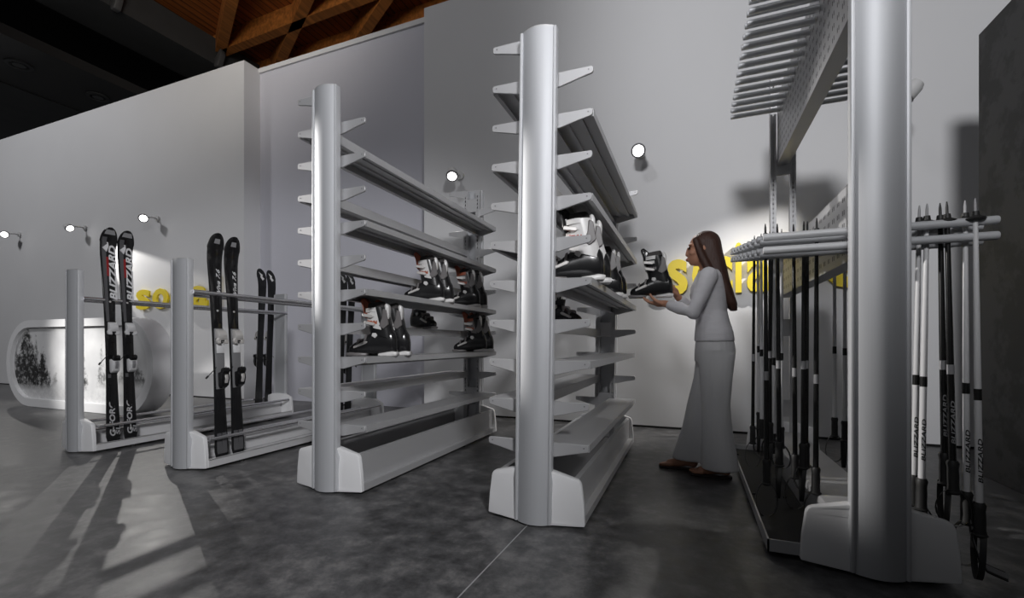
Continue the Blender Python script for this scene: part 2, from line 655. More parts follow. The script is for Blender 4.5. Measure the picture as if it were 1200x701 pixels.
struct('ceiling_void', MB().box(-18, -10.2, 2.0, 16, 8.3, 8.4), 'void_black')
for k, (x, y) in enumerate(((-11.9, 4.76), (-11.88, 6.05))):
    e = empty('ceiling_downlight', (x, y, 6.5), 0, 'round dark recessed downlight in the black ceiling slab', 'downlight', 'downlights in the black slab')
    rg = []
    for rr, z in ((0.21, 0.0), (0.21, -0.03), (0.15, -0.04), (0.13, 0.0)):
        rg.append([(rr * math.cos(2 * PI * j / 24), rr * math.sin(2 * PI * j / 24), z) for j in range(24)])
    MB().loft(rg, False).build('ring', 'gutter', e)
    MB().tube([(0, 0, -0.03), (0, 0, 0.0)], 0.10, 20).build('lens', 'ring_dark', e)


# ------------------------------------------------------------------ rack parts (shared meshes)
L = 2.06           # overall length, local y from 0 (front of the post) to L
MESH = {}


def post_meshes(H, key):
    n = 14
    hw = 0.076
    face = [(hw * (-1 + 2 * i / n), 0.026 - 0.026 * (1 - (-1 + 2 * i / n) ** 2)) for i in range(n + 1)]
    poly = face + [(hw, 0.058), (-hw, 0.058)]
    MESH['post' + key] = MB().prism(poly, 0.012, H, 'xy').mesh('post', True, 30)
    MESH['cap' + key] = MB().prism([(x * 1.01, y + (0.001 if y < 0.05 else -0.001)) for x, y in poly], H, H + 0.008, 'xy').mesh('post_cap', True, 30)
    for s, nm in ((-1, 'tl'), (1, 'tr')):
        x0, x1 = sorted((s * 0.0765, s * 0.0925))
        MESH[nm + key] = MB().box(x0, x1, 0.020, 0.062, 0.014, H + 0.004, 0.005, 2).mesh('edge_trim')
    # slotted rails of the steel upright: slim behind the front post, wide at the far end
    for wk, xo, y0, y1 in (('n', 0.060, 0.060, 0.086), ('f', 0.086, 0.062, 0.112)):
        for s, nm in ((-1, 'rl'), (1, 'rr')):
            mb = MB()
            x0, x1 = s * xo, s * (xo - 0.040)
            cols = [x0, x0 + (x1 - x0) * 0.38, x0 + (x1 - x0) * 0.62, x1]
            zs = [0.05]
            z = 0.30
            while z < H - 0.06:
                zs += [z, z + 0.020]
                z += 0.036
            zs.append(H - 0.01)
            for zz in zs:
                for xx in cols:
                    mb.v.append((xx, y1, zz))
            for i in range(len(zs) - 1):
                for j in range(3):
                    if j == 1 and i % 2 == 1:
                        continue
                    mb.f.append((i * 4 + j, i * 4 + j + 1, (i + 1) * 4 + j + 1, (i + 1) * 4 + j))
            xa, xb = sorted((x0, x1))
            mb.box(xa, xa + 0.002, y0, y1 + 0.0002, 0.05, H - 0.01)
            mb.box(xb - 0.002, xb, y0, y1 + 0.0002, 0.05, H - 0.01)
            mb.box(xa, xb, y0, y0 + 0.003, 0.05, H - 0.01)
            MESH[nm + wk + key] = mb.mesh('slotted_rail', False, fix=False)
        MESH['tie' + wk + key] = MB().box(-xo + 0.038, xo - 0.038, y1 - 0.016, y1 - 0.002, 0, 0.13, 0.003, 1).mesh('tie_plate')


def cover_mesh(half, key):
    """moulded foot cover: two wings that sweep back slightly from the post"""
    poly = [(-half, 0.02), (-half * 0.975, 0.12), (-half * 0.925, 0.216), (-half * 0.895, 0.232), (-half * 0.85, 0.240), (-0.09, 0.272), (0.0, 0.276), (0.09, 0.272),
            (half * 0.85, 0.240), (half * 0.895, 0.232), (half * 0.925, 0.216), (half * 0.975, 0.12), (half, 0.02), (0.09, 0.012), (-0.09, 0.012)]
    mb = MB().prism(poly, 0.028, 0.082, 'xz', 0.007, 2)
    mb.v = [(x, y + 0.028 * max(0, (abs(x) - 0.08) / (half - 0.08)) * (0.082 - y) / 0.054, z) for x, y, z in mb.v]
    MESH['cover' + key] = mb.mesh('base_cover', True, 30)


def add_end(root, key, ckey, far, upright=True, post=True, H=2.4):
    """a post with trims, slotted upright and foot cover, mirrored for the far end"""
    def put(name, k, m, z=0.0):
        o = link(name, MESH[k], m, root, (0, 0, z))
        if far:
            o.rotation_euler = (0, 0, PI)
            o.location = (0, L, z)
        return o
    if post:
        p = put('post', 'post' + key, 'alu')
        for k, nm, m in (('cap' + key, 'post_cap', 'steel'), ('tl' + key, 'edge_trim', 'alu_bright'), ('tr' + key, 'edge_trim', 'alu_bright')):
            link(nm, MESH[k], m, p)
    if upright:
        wk = 'f' if far else 'n'
        for nm in ('rl', 'rr'):
            put('slotted_rail', nm + wk + key, 'steel')
        z = 0.32
        while z < H - 0.1:
            put('tie_plate', 'tie' + wk + key, 'steel', z)
            z += 0.62
    put('base_cover', 'cover' + ckey, 'cover_white')


for H, key in ((2.40, 'tall'), (1.47, 'low'), (2.95, 'pole')):
    post_meshes(H, key)
cover_mesh(0.25, 'wide')
cover_mesh(0.225, 'slim')

# bracket: tapered arm pointing to +x
bp = [(0.052, -0.068), (0.10, -0.066), (0.20, -0.042), (0.252, -0.031), (0.258, -0.027), (0.260, -0.020), (0.260, -0.004), (0.256, 0.003), (0.250, 0.004), (0.052, 0.004)]
MESH['bracket'] = MB().prism(bp, -0.006, 0.006, 'xz', 0.002, 1).mesh('bracket')
MESH['rivet'] = MB().tube([(0.238, -0.0075, -0.012), (0.238, 0.0075, -0.012)], 0.0035, 8).mesh('rivet')
# shelf: folded channel with ribs underneath, pointing to +x
Y0, Y1 = 0.084, L - 0.104
mb = MB()
mb.box(0.045, 0.262, Y0, Y1, -0.003, 0.004)
mb.box(0.256, 0.262, Y0, Y1, -0.032, -0.003)
mb.box(0.240, 0.256, Y0, Y1, -0.032, -0.028)
mb.box(0.045, 0.050, Y0, Y1, -0.055, -0.003)
mb.box(0.050, 0.075, Y0, Y1, -0.055, -0.051)
for x in (0.11, 0.185):
    mb.box(x - 0.012, x + 0.012, Y0, Y1, -0.016, -0.003)
MESH['shelf'] = mb.mesh('shelf', False)
MESH['foot'] = MB().tube([(0, 0, 0), (0, 0, 0.022), (0, 0, 0.05)], [0.018, 0.018, 0.008], 10).mesh('foot')


def feet(root, xs, ys):
    for x in xs:
        for y in ys:
            link('foot', MESH['foot'], 'black_rubber', root, (x, y, 0))


def gondola(name, u, v, label, lean=0.0):
    e = empty(name, (u, v, 0), 0, label, 'shelving')
    e.rotation_euler = (0, lean, 0)
    add_end(e, 'tall', 'wide', False)
    add_end(e, 'tall', 'wide', True)
    # base body: two flanks with lips and a bottom plate
    for s in (-1, 1):
        mb = MB()
        xa, xb = sorted((s * 0.205, s * 0.211))
        mb.box(xa, xb, 0.078, L - 0.078, 0.06, 0.228)
        xa, xb = sorted((s * 0.185, s * 0.211))
        mb.box(xa, xb, 0.078, L - 0.078, 0.228, 0.233)
        xa, xb = sorted((s * 0.205, s * 0.246))
        mb.box(xa, xb, 0.078, L - 0.078, 0.055, 0.060)
        xa, xb = sorted((s * 0.242, s * 0.247))
        mb.box(xa, xb, 0.078, L - 0.078, 0.022, 0.062)
        mb.build('base_flank', 'steel', e, smooth=False)
    MB().box(-0.205, 0.205, 0.078, L - 0.078, 0.05, 0.058).build('base_plate', 'steel_dark', e, smooth=False)
    feet(e, (-0.21, 0.21), (0.40, L / 2 + 0.35, L - 0.35))
    for k in range(11):
        z = 2.4 - 0.2 * k
        for s in (1, -1):
            if s == 1 and k == 0:
                continue
            for y in (0.078, L - 0.098):
                b = link('bracket', MESH['bracket'], 'steel', e, (0, y, z))
                r = link('rivet', MESH['rivet'], 'steel_dark', b)
                if s < 0:
                    b.rotation_euler = (0, 0, PI)
            if (s == 1 and k % 2 == 0 and k >= 2) or (s == -1 and k % 2 == 1 and k < 10):
                sh = link('shelf', MESH['shelf'], 'steel', e, (0, 0, z))
                if s < 0:
                    sh.rotation_euler = (0, 0, PI)
                    sh.location = (0, L - 0.02, z)
    return e


VN = 2.045
UB, UC, UD, UA1, UA2 = -1.338, -0.033, 1.34, -3.97, -2.645
gondola('shelf_rack', UB, VN, 'tall grey boot shelving rack with four groups of boots, beside the low ski racks')
gondola('shelf_rack', UC, VN, 'tall grey boot shelving rack that the woman is facing, next to the pole rack', R(0.72))


# ------------------------------------------------------------------ low ski racks
def ski_rack(u, v, label):
    e = empty('ski_rack', (u, v, 0), 0, label, 'ski rack')
    add_end(e, 'low', 'slim', False, False)
    add_end(e, 'low', 'slim', True, False)
    for s in (-1, 1):
        MB().tube([(s * 0.10, 0.05, 1.245), (s * 0.10, L - 0.05, 1.245)], 0.017, 14).build('top_rail', 'chrome', e)
        mb = MB()
        mb.tube([(s * 0.10, 0.06, 1.245), (s * 0.05, 0.06, 1.245)], 0.012, 8)
        mb.tube([(s * 0.10, L - 0.06, 1.245), (s * 0.05, L - 0.06, 1.245)], 0.012, 8)
        mb.build('rail_holder', 'steel', e)
        MB().tube([(s * 0.195, 0.10, 0.21), (s * 0.195, L - 0.10, 0.21)], 0.013, 12).build('tail_rail', 'chrome', e)
        MB().tube([(s * 0.075, 0.10, 0.17), (s * 0.075, L - 0.10, 0.17)], 0.011, 12).build('tail_rail', 'chrome', e)
        mb = MB()
        xa, xb = sorted((s * 0.222, s * 0.227))
        mb.box(xa, xb, 0.078, L - 0.078, 0.022, 0.075)
        xa, xb = sorted((s * 0.207, s * 0.227))
        mb.box(xa, xb, 0.078, L - 0.078, 0.071, 0.076)
        mb.build('tray_lip', 'tray_white', e, smooth=False)
    MB().box(-0.222, 0.222, 0.078, L - 0.078, 0.04, 0.048).build('tray', 'tray_white', e, smooth=False)
    MB().box(-0.06, 0.06, 0.078, L - 0.078, 0.048, 0.155, 0.01).build('spine', 'tray_white', e)
    feet(e, (-0.19, 0.19), (0.35, L / 2, L - 0.35))
    return e


ski_rack(UA1, VN, 'low grey rail rack holding the white-lettered skis, by the forest capsule')
ski_rack(UA2, VN, 'low grey rail rack holding the plain black skis, beside the boot shelving')


# ------------------------------------------------------------------ ski pole rack
def perf_panel(z0, z1, key):
    """box panel along y with real double-slot perforations on both faces"""
    mb = MB()
    y0, y1 = 0.12, L - 0.12
    ys = [y0]
    y = y0 + 0.03
    while y < y1 - 0.04:
        ys += [y, y + 0.009, y + 0.022, y + 0.031]
        y += 0.075
    ys.append(y1)
    zs = [z0]
    z = z0 + 0.035
    row = []
    while z < z1 - 0.03:
        zs += [z, z + 0.022]
        z += 0.058
    zs.append(z1)
    ny = len(ys)
    for x in (-0.04, 0.04):
        k = len(mb.v)
        for zz in zs:
            for yy in ys:
                mb.v.append((x, yy, zz))
        for i in range(len(zs) - 1):
            for j in range(ny - 1):
                if i % 2 == 1 and j % 4 in (1, 3) and j < ny - 2:
                    continue
                q = (k + i * ny + j, k + i * ny + j + 1, k + (i + 1) * ny + j + 1, k + (i + 1) * ny + j)
                mb.f.append(q)
    for zz in (z0, z1):
        mb.box(-0.04, 0.04, y0, y1, zz - 0.002, zz + 0.002)
    for yy in (y0, y1):
        mb.box(-0.04, 0.04, yy - 0.002, yy + 0.002, z0, z1)
    return mb


def pole_rack(u, v):
    e = empty('pole_rack', (u, v, 0), 0, 'tall grey ski pole rack with perforated panels and rows of round prongs', 'pole rack')
    add_end(e, 'pole', 'wide', False, H=2.95)
    add_end(e, 'pole', 'wide', True, True, False, H=2.95)
    for z0, z1, key in ((1.235, 1.56, 'a'), (2.26, 2.78, 'b')):
        p = perf_panel(z0, z1, key).build('perforated_panel', 'steel', e, smooth=False, fix=False)
        MB().box(-0.003, 0.003, 0.125, L - 0.125, z0 + 0.004, z1 - 0.004).build('hole_shade', 'black_matt', p, smooth=False)  # black sheet put inside to stand for the shade behind the slots
    # prongs: two rows per tier, the lower tier climbing towards the wall
    pr = MB().tube([(0.03, 0, 0), (0.370, 0, 0), (0.374, 0, 0)], [0.016, 0.016, 0.014], 12).mesh('prong')
    for tier in (0, 1):
        for row in (0, 1):
            for k in range(18):
                y = 0.115 + 0.1 * k
                if tier == 0:
                    z = 1.325 + 0.155 * (0.05 + 0.2 * (k // 2)) - 0.056 * row
                else:
                    z = 2.68 - 0.052 * row
                for s in (1, -1):
                    q = link('prong', pr, 'alu_bright' if tier == 0 else 'alu', e, (0, y, z))
                    if s < 0:
                        q.rotation_euler = (0, 0, PI)
    # base: central box and two wide trays
    MB().box(-0.12, 0.12, 0.078, L - 0.078, 0.03, 0.20, 0.012).build('base_box', 'steel', e)
    for s in (-1, 1):
        w_ = 0.362 if s < 0 else 0.245
        mb = MB()
        xa, xb = sorted((s * (w_ - 0.007), s * w_))
        mb.box(xa, xb, 0.085, L - 0.085, 0.025, 0.075)
        xa, xb = sorted((s * 0.12, s * w_))
        mb.box(xa, xb, 0.085, 0.092, 0.025, 0.075)
        mb.box(xa, xb, L - 0.092, L - 0.085, 0.025, 0.075)
        mb.build('tray_rim', 'steel', e, smooth=False)
        xa, xb = sorted((s * 0.12, s * (w_ - 0.006)))
        MB().box(xa, xb, 0.09, L - 0.09, 0.03, 0.04).build('tray', 'tray_black', e, smooth=False)
    feet(e, (-0.33, -0.18, 0.18), (0.14, 0.8, L - 0.3))
    return e


pole_rack(UD, VN)


# ------------------------------------------------------------------ skis
def ski_profile(Ls):
    rings, base = [], []
    st = []
    ts = [i / 32 for i in range(30)] + [0.93 + 0.07 * math.sin(PI / 2 * i / 12) for i in range(13)]
    for t in ts:
        if t > 0.93:
            q = (t - 0.93) / 0.07
            wd = 0.058 * math.sqrt(max(1 - q ** 2.2, 0.0)) + 0.004
        elif t < 0.012:
            wd = 0.040
        else:
            wd = 0.036 + 0.017 * abs((0.45 - t) / 0.45) ** 1.6 if t < 0.45 else 0.036 + 0.022 * ((t - 0.45) / 0.48) ** 1.8
        up = 0.0 if t < 0.86 else 0.055 * ((t - 0.86) / 0.14) ** 2
        th = 0.008 + 0.010 * math.exp(-((t - 0.45) / 0.25) ** 2)
        st.append((t * Ls, wd, up, th))
    return st


def make_ski_meshes(Ls, key):
    st = ski_profile(Ls)
    rg = []
    for z, wd, up, th in st:
        rg.append([(up, -wd, z), (up + th * 0.5, -wd, z), (up + th, -wd * 0.82, z), (up + th * 1.15, 0, z), (up + th, wd * 0.82, z), (up + th * 0.5, wd, z), (up, wd, z)])
    MESH['ski' + key] = MB().loft(rg).mesh('top_sheet', True, 40)
    rg = [[(up - 0.002, -wd * 0.99, z), (up - 0.0002, -wd * 0.99, z), (up - 0.0002, wd * 0.99, z), (up - 0.002, wd * 0.99, z)] for z, wd, up, th in st]
    MESH['skib' + key] = MB().loft(rg).mesh('running_base', True, 40)


def strip(st, zlo, zhi, ylo, yhi, lift=0.0012):
    """a printed band following the top sheet between two heights; ylo,yhi as a share of the half width"""
    rg = []
    zz = [zlo] + [s[0] for s in st if zlo < s[0] < zhi] + [zhi]
    for z in zz:
        for i in range(len(st) - 1):
            if st[i][0] <= z <= st[i + 1][0]:
                q = (z - st[i][0]) / (st[i + 1][0] - st[i][0])
                wd, up, th = [st[i][k] + q * (st[i + 1][k] - st[i][k]) for k in (1, 2, 3)]
                break

        def X(y):
            t = abs(y)
            return up + (th * 1.15 - th * 0.15 * t / 0.82 if t < 0.82 else th - (t - 0.82) / 0.18 * th * 0.5)
        rg.append([(X(ylo) + lift, ylo * wd, z), (X(yhi) + lift, yhi * wd, z), (X(yhi) - 0.001, yhi * wd, z), (X(ylo) - 0.001, ylo * wd, z)])
    return MB().loft(rg)


MT = Matrix(((0, 0, 1, 0), (-1, 0, 0, 0), (0, 1, 0, 0), (0, 0, 0, 1)))   # text: x-> -y, y-> z, z-> x


def upright_text(s, cap, length, depth=0.0012, bold=0.02, shear=0.0):
    """lettering reading upwards (towards +z) lying on a face that looks to +x; caps point to -y"""
    me = text_mesh(s, cap, depth, bold, length, shear)
    # text x -> z, text y -> -y... seen from +x: up is z, right is +y ; letters rotated 90 deg counter-clockwise
    M = Matrix(((0, 0, 1, 0), (0, -1, 0, 0), (1, 0, 0, 0), (0, 0, 0, 1)))
    me.transform(M)
    return me


def binding(root, z, style, Ls):
    th = 0.026
    w_, g_, k_ = ('binding_white', 'binding_grey', 'black_gloss')
    MB().box(0.012, 0.026, -0.033, 0.033, z - 0.24, z + 0.20, 0.004).build('binding_plate', k_ if style == 0 else g_, root)
    # toe piece
    toe = MB()
    toe.prism([(0.026, 0.10), (0.055, 0.105), (0.068, 0.125), (0.070, 0.150), (0.052, 0.185), (0.026, 0.195)], -0.030, 0.030, 'xz', 0.006, 2)
    for v_ in range(len(toe.v)):
        toe.v[v_] = (toe.v[v_][0], toe.v[v_][1], toe.v[v_][2] + z)
    t = toe.build('toe_piece', w_ if style == 0 else 'buckle', root)
    for s in (-1, 1):
        MB().prism([(s * 0.012, z + 0.085), (s * 0.040, z + 0.088), (s * 0.045, z + 0.115), (s * 0.03, z + 0.135), (s * 0.012, z + 0.125)], 0.040, 0.062, 'yz', 0.004, 1).build('toe_wing', w_ if style == 0 else 'buckle', t)
    MB().box(0.026, 0.034, -0.028, 0.028, z + 0.02, z + 0.09, 0.003).build('toe_pad', 'print_white' if style == 1 else k_, root)
    # heel piece
    hl = MB().prism([(0.026, z - 0.215), (0.040, z - 0.235), (0.070, z - 0.215), (0.085, z - 0.165), (0.080, z - 0.130), (0.055, z - 0.115), (0.026, z - 0.12)], -0.027, 0.027, 'xz', 0.007, 2)
    h = hl.build('heel_piece', w_ if style == 0 else k_, root)
    MB().prism([(0.078, z - 0.20), (0.090, z - 0.165), (0.086, z - 0.135), (0.076, z - 0.15)], -0.012, 0.012, 'xz', 0.002, 1).build('heel_badge', 'buckle' if style else g_, h)
    MB().box(0.026, 0.060, -0.034, 0.034, z + 0.105, z + 0.128, 0.004).build('toe_band', k_, t)
    MB().prism([(0.045, z - 0.125), (0.082, z - 0.135), (0.098, z - 0.110), (0.090, z - 0.085), (0.060, z - 0.088)], -0.024, 0.024, 'xz', 0.008, 2).build('heel_cup', k_, h)
    # brake arms
    for s in (-1, 1):
        br = MB()
        br.tube([(0.030, s * 0.036, z - 0.08), (0.020, s * 0.046, z - 0.10), (-0.030, s * 0.060, z - 0.145)], 0.003, 6)
        br.tube([(-0.024, s * 0.0575, z - 0.138), (-0.028, s * 0.059, z - 0.143), (-0.042, s * 0.064, z - 0.158)], [0.003, 0.007, 0.006], 8)
        br.build('brake_arm', 'black_rubber', root)


def ski(u, v, ub, zb, Ls, lean, style, side, label, group):
    """ub: tail position; side +1 top sheet faces +x, -1 faces -x"""
    key = '%.2f' % Ls
    if 'ski' + key not in MESH:
        make_ski_meshes(Ls, key)
    st = ski_profile(Ls)
    e = empty('ski', (ub, v, zb), 0, label, 'ski', group)
    e.rotation_euler = (0, -side * lean, 0 if side > 0 else PI) if side > 0 else (0, 0, 0)
    if side < 0:
        e.rotation_euler = Matrix.Rotation(lean, 3, 'Y').to_4x4().to_3x3().to_euler()
        M = Matrix.Rotation(lean, 3, 'Y') @ Matrix.Rotation(PI, 3, 'Z')
        e.rotation_euler = M.to_euler()
    link('top_sheet', MESH['ski' + key], 'ski_black', e)
    link('running_base', MESH['skib' + key], 'ski_base', e)
    binding(e, Ls * 0.44 + 0.02, style, Ls)
    if style == 0:
        strip(st, 0.30 * Ls, 0.955 * Ls, -0.80, -0.28).build('grey_stripe', 'ski_grey', e)
        strip(st, 0.775 * Ls, 0.865 * Ls, -0.30, 0.02, 0.002).build('red_flash', 'print_red', e)
        me = upright_text('BLIZZARD', 0.052, 0.46, 0.003, 0.035, 0.25)
        link('lettering', me, 'print_white', e, (0.0135, 0.052, Ls * 0.665))
        for vtx in me.vertices:      # follow the shovel curve
            zz = vtx.co.z + Ls * 0.665
            t = zz / Ls
            vtx.co.x += 0.055 * (max(t - 0.86, 0) / 0.14) ** 2 + (0.010 * math.exp(-((t - 0.45) / 0.25) ** 2)) - 0.004
        mb = MB().prism([(-0.045, 0.905 * Ls), (-0.012, 0.925 * Ls), (-0.020, 0.938 * Ls), (0.008, 0.955 * Ls), (-0.005, 0.93 * Ls), (-0.002, 0.915 * Ls), (-0.016, 0.888 * Ls)], 0.02, 0.034, 'yz')
        mb.v = [(x - 0.012 + 0.006 * (z / Ls - 0.9) * 10, y, z) for x, y, z in mb.v]
        mb.build('emblem', 'print_white', e, smooth=False)
        strip(st, 0.968 * Ls, 0.988 * Ls, -0.7, 0.7, 0.002).build('tip_print', 'print_grey', e)
        me = upright_text('G-FORCE', 0.040, 0.33, 0.003, 0.03, 0.15)
        link('lettering', me, 'print_silver', e, (0.0105, 0.012, 0.055))
        me = upright_text('SL', 0.030, 0.08, 0.003, 0.03, 0.15)
        link('lettering', me, 'print_grey', e, (0.0105, 0.045, 0.06))
    elif style == 1:
        me = upright_text('Viva 7.6', 0.028, 0.17, 0.003, 0.01, 0.45)
        link('lettering', me, 'print_white', e, (0.0105, 0.030, Ls * 0.74))
        strip(st, 0.02 * Ls, 0.11 * Ls, -0.75, 0.75).build('tail_print', 'ski_grey', e)
        strip(st, 0.955 * Ls, 0.975 * Ls, -0.35, 0.35, 0.002).build('tip_print', 'print_grey', e)
    if side < 0:
        mb = MB().prism([(-0.030, 0.93 * Ls), (-0.004, 0.945 * Ls), (-0.014, 0.957 * Ls), (0.030, 0.975 * Ls), (0.012, 0.952 * Ls), (0.020, 0.940 * Ls), (-0.004, 0.918 * Ls)], 0.0, 0.004, 'yz')
        mb.v = [(x - 0.006 + 0.055 * (max(z / Ls - 0.86, 0) / 0.14) ** 2, y, z) for x, y, z in mb.v]
        mb.build('base_emblem', 'print_white', e, smooth=False)
    else:
        MB().tube([(0.010, 0, Ls * 0.655), (0.0165, 0, Ls * 0.655)], 0.008, 10).build('stud', 'buckle', e)
    return e


for v in (2.268, 2.392):
    ski(0, v, UA1 + 0.165, 0.055, 1.80, R(3.0), 0, 1, 'black and grey ski with large white lettering and red flash, silver binding', 'white-lettered skis on the rail rack')
for v in (2.258, 2.385):
    ski(0, v, UA2 + 0.165, 0.055, 1.63, R(3.2), 1, 1, 'plain glossy black ski with small white script and silver-black binding', 'black script skis on the rail rack')
for v in (3.90, 4.06 - 0.03):
    ski(0, v, UA1 - 0.175, 0.055, 1.72, R(2.6), 1, -1, 'ski seen from its black base with white tip emblem, backing the white-lettered skis rack', 'base-out skis on the lettered ski rack')
for v in (3.80, 3.925):
    ski(0, v, UA2 - 0.175, 0.055, 1.60, R(2.6), 1, -1, 'ski seen from its black base behind the boot shelving, lower part hidden', 'base-out skis behind the boot shelving')


# ------------------------------------------------------------------ ski boots
def ring_xy(cx, cy, rx, ry, z, n=20, p=2.3, tilt=0.0):
    out = []
    for j in range(n):
        a = 2 * PI * j / n
        c_, s_ = math.cos(a), math.sin(a)
        x = math.copysign(abs(c_) ** (2 / p), c_) * rx
        y = math.copysign(abs(s_) ** (2 / p), s_) * ry
        out.append((cx + x, cy + y, z + tilt * x))
    return out


def boot_meshes():
    # toe towards -x, heel at +x ; heel edge x=+0.14 , toe x=-0.16
    lower = MB()
    rg = []
    for x, hw, z0, z1 in ((-0.158, 0.022, 0.026, 0.050), (-0.150, 0.036, 0.018, 0.066), (-0.12, 0.047, 0.016, 0.086), (-0.07, 0.051, 0.016, 0.112),
                          (-0.02, 0.047, 0.016, 0.150), (0.02, 0.044, 0.016, 0.175), (0.07, 0.042, 0.016, 0.185), (0.115, 0.041, 0.018, 0.175), (0.138, 0.032, 0.022, 0.14), (0.146, 0.016, 0.03, 0.10)):
        ring = []
        zc, zh = (z0 + z1) / 2, (z1 - z0) / 2
        for j in range(18):
            a = 2 * PI * j / 18
            c_, s_ = math.cos(a), math.sin(a)
            p = 2.8 if s_ < 0 else 2.1
            ring.append((x, math.copysign(abs(c_) ** (2 / p), c_) * hw, zc + math.copysign(abs(s_) ** (2 / p), s_) * zh))
        rg.append(ring)
    MESH['boot_lower'] = lower.loft(rg).mesh('lower_shell', True, 50)
    cuff = MB()
    MESH['boot_cuff'] = cuff.loft([ring_xy(0.055, 0, 0.082, 0.049, 0.125, tilt=-0.25), ring_xy(0.046, 0, 0.080, 0.050, 0.17, tilt=-0.2),
                                   ring_xy(0.034, 0, 0.075, 0.052, 0.22, tilt=-0.12), ring_xy(0.022, 0, 0.072, 0.054, 0.27, tilt=0.0), ring_xy(0.012, 0, 0.071, 0.055, 0.305, tilt=0.12)]).mesh('cuff', True, 50)
    MESH['boot_liner'] = MB().loft([ring_xy(0.012, 0, 0.063, 0.047, 0.29, tilt=0.12), ring_xy(0.006, 0, 0.064, 0.046, 0.325, tilt=0.15), ring_xy(0.002, 0, 0.060, 0.042, 0.337, tilt=0.18)]).mesh('liner', True, 50)
    MESH['boot_tongue'] = MB().prism([(-0.056, 0.24), (-0.066, 0.31), (-0.084, 0.358), (-0.060, 0.372), (-0.022, 0.335), (-0.030, 0.24)], -0.040, 0.040, 'xz', 0.010, 2).mesh('tongue', True, 50)
    MESH['boot_spoiler'] = MB().prism([(0.075, 0.235), (0.098, 0.23), (0.100, 0.31), (0.088, 0.335), (0.070, 0.33)], -0.034, 0.034, 'xz', 0.010, 2).mesh('spoiler', True, 50)
    MESH['boot_heelsole'] = MB().prism([(0.030, 0.0), (0.148, 0.0), (0.152, 0.024), (0.120, 0.030), (0.070, 0.022), (0.030, 0.016)], -0.036, 0.036, 'xz', 0.004, 1).mesh('heel_sole', True, 50)
    MESH['boot_toesole'] = MB().prism([(-0.172, 0.006), (-0.16, 0.0), (-0.045, 0.0), (-0.040, 0.018), (-0.15, 0.024), (-0.172, 0.020)], -0.034, 0.034, 'xz', 0.004, 1).mesh('toe_sole', True, 50)

    # straps and buckles: partial bands over the front
    def band(cx, rx, ry, z, tilt, h, a0, a1, grow=1.05):
        rg = []
        n = 14
        for i in range(n + 1):
            a = a0 + (a1 - a0) * i / n
            x, y = math.cos(a), math.sin(a)
            row = []
            for (g_, dz) in ((grow, -h), (grow, h), (grow - 0.08, h), (grow - 0.08, -h)):
                row.append((cx + x * rx * g_, y * ry * g_, z + tilt * x * rx + dz))
            rg.append(row)
        return MB().loft(rg)
    A0, A1 = PI * 0.52, PI * 1.48
    MESH['boot_strap_a'] = band(0.036, 0.078, 0.052, 0.212, -0.14, 0.011, A0, A1).mesh('strap')
    MESH['boot_strap_b'] = band(0.022, 0.074, 0.055, 0.258, -0.02, 0.011, A0, A1).mesh('strap')
    MESH['boot_power'] = band(0.012, 0.072, 0.056, 0.293, 0.1, 0.013, PI * 0.45, PI * 1.55, 1.07).mesh('power_strap')
    rg = []
    for (cx, rx, ry, z, tl) in ((0.047, 0.080, 0.050, 0.168, -0.20), (0.036, 0.076, 0.052, 0.205, -0.15), (0.022, 0.072, 0.054, 0.265, 0.0), (0.013, 0.071, 0.055, 0.302, 0.11)):
        row = []
        for g_ in (1.035, 0.95):
            aa = [PI * 0.46 + PI * 1.08 * i / 12 for i in range(13)]
            for a_ in (aa if g_ > 1 else aa[::-1]):
                x, y = math.cos(a_) * rx * g_, math.sin(a_) * ry * g_
                row.append((cx + x, y, z + tl * x))
        rg.append(row)
    MESH['boot_plate'] = MB().loft(rg).mesh('shin_plate', True, 50)
    for s in (-1, 1):
        b = MB().prism([(-0.052, 0.203), (0.010, 0.190), (0.022, 0.200), (0.010, 0.212), (-0.048, 0.222)], s * 0.049, s * 0.062, 'xz', 0.003, 1)
        b.prism([(-0.062, 0.248), (0.000, 0.240), (0.012, 0.250), (0.000, 0.261), (-0.058, 0.268)], s * 0.052, s * 0.065, 'xz', 0.003, 1)
        MESH['boot_buckle_u%d' % s] = b.mesh('cuff_buckle')
        b = MB().prism([(-0.118, 0.048), (-0.040, 0.078), (-0.030, 0.090), (-0.046, 0.096), (-0.120, 0.062)], s * 0.043, s * 0.056, 'xz', 0.003, 1)
        MESH['boot_buckle_l%d' % s] = b.mesh('instep_buckle')
        b = MB().prism([(-0.005, 0.126), (0.018, 0.112), (0.032, 0.130), (0.022, 0.146), (0.0, 0.146)], s * 0.044, s * 0.054, 'xz', 0.003, 1)
        MESH['boot_pivot%d' % s] = b.mesh('pivot')
        b = MB().prism([(0.04, 0.19), (0.07, 0.17), (0.104, 0.20), (0.088, 0.29), (0.066, 0.30), (0.060, 0.24)], s * 0.042, s * 0.055, 'xz', 0.004, 1)
        MESH['boot_side%d' % s] = b.mesh('side_print')
    # toe straps
    b = MB()
    b.prism([(-0.105, 0.070), (-0.090, 0.067), (-0.086, 0.112), (-0.100, 0.104)], -0.044, 0.044, 'xz', 0.003, 1)
    b.prism([(-0.060, 0.090), (-0.044, 0.087), (-0.036, 0.140), (-0.050, 0.134)], -0.044, 0.044, 'xz', 0.003, 1)
    MESH['boot_toestraps'] = b.mesh('toe_strap')


boot_meshes()


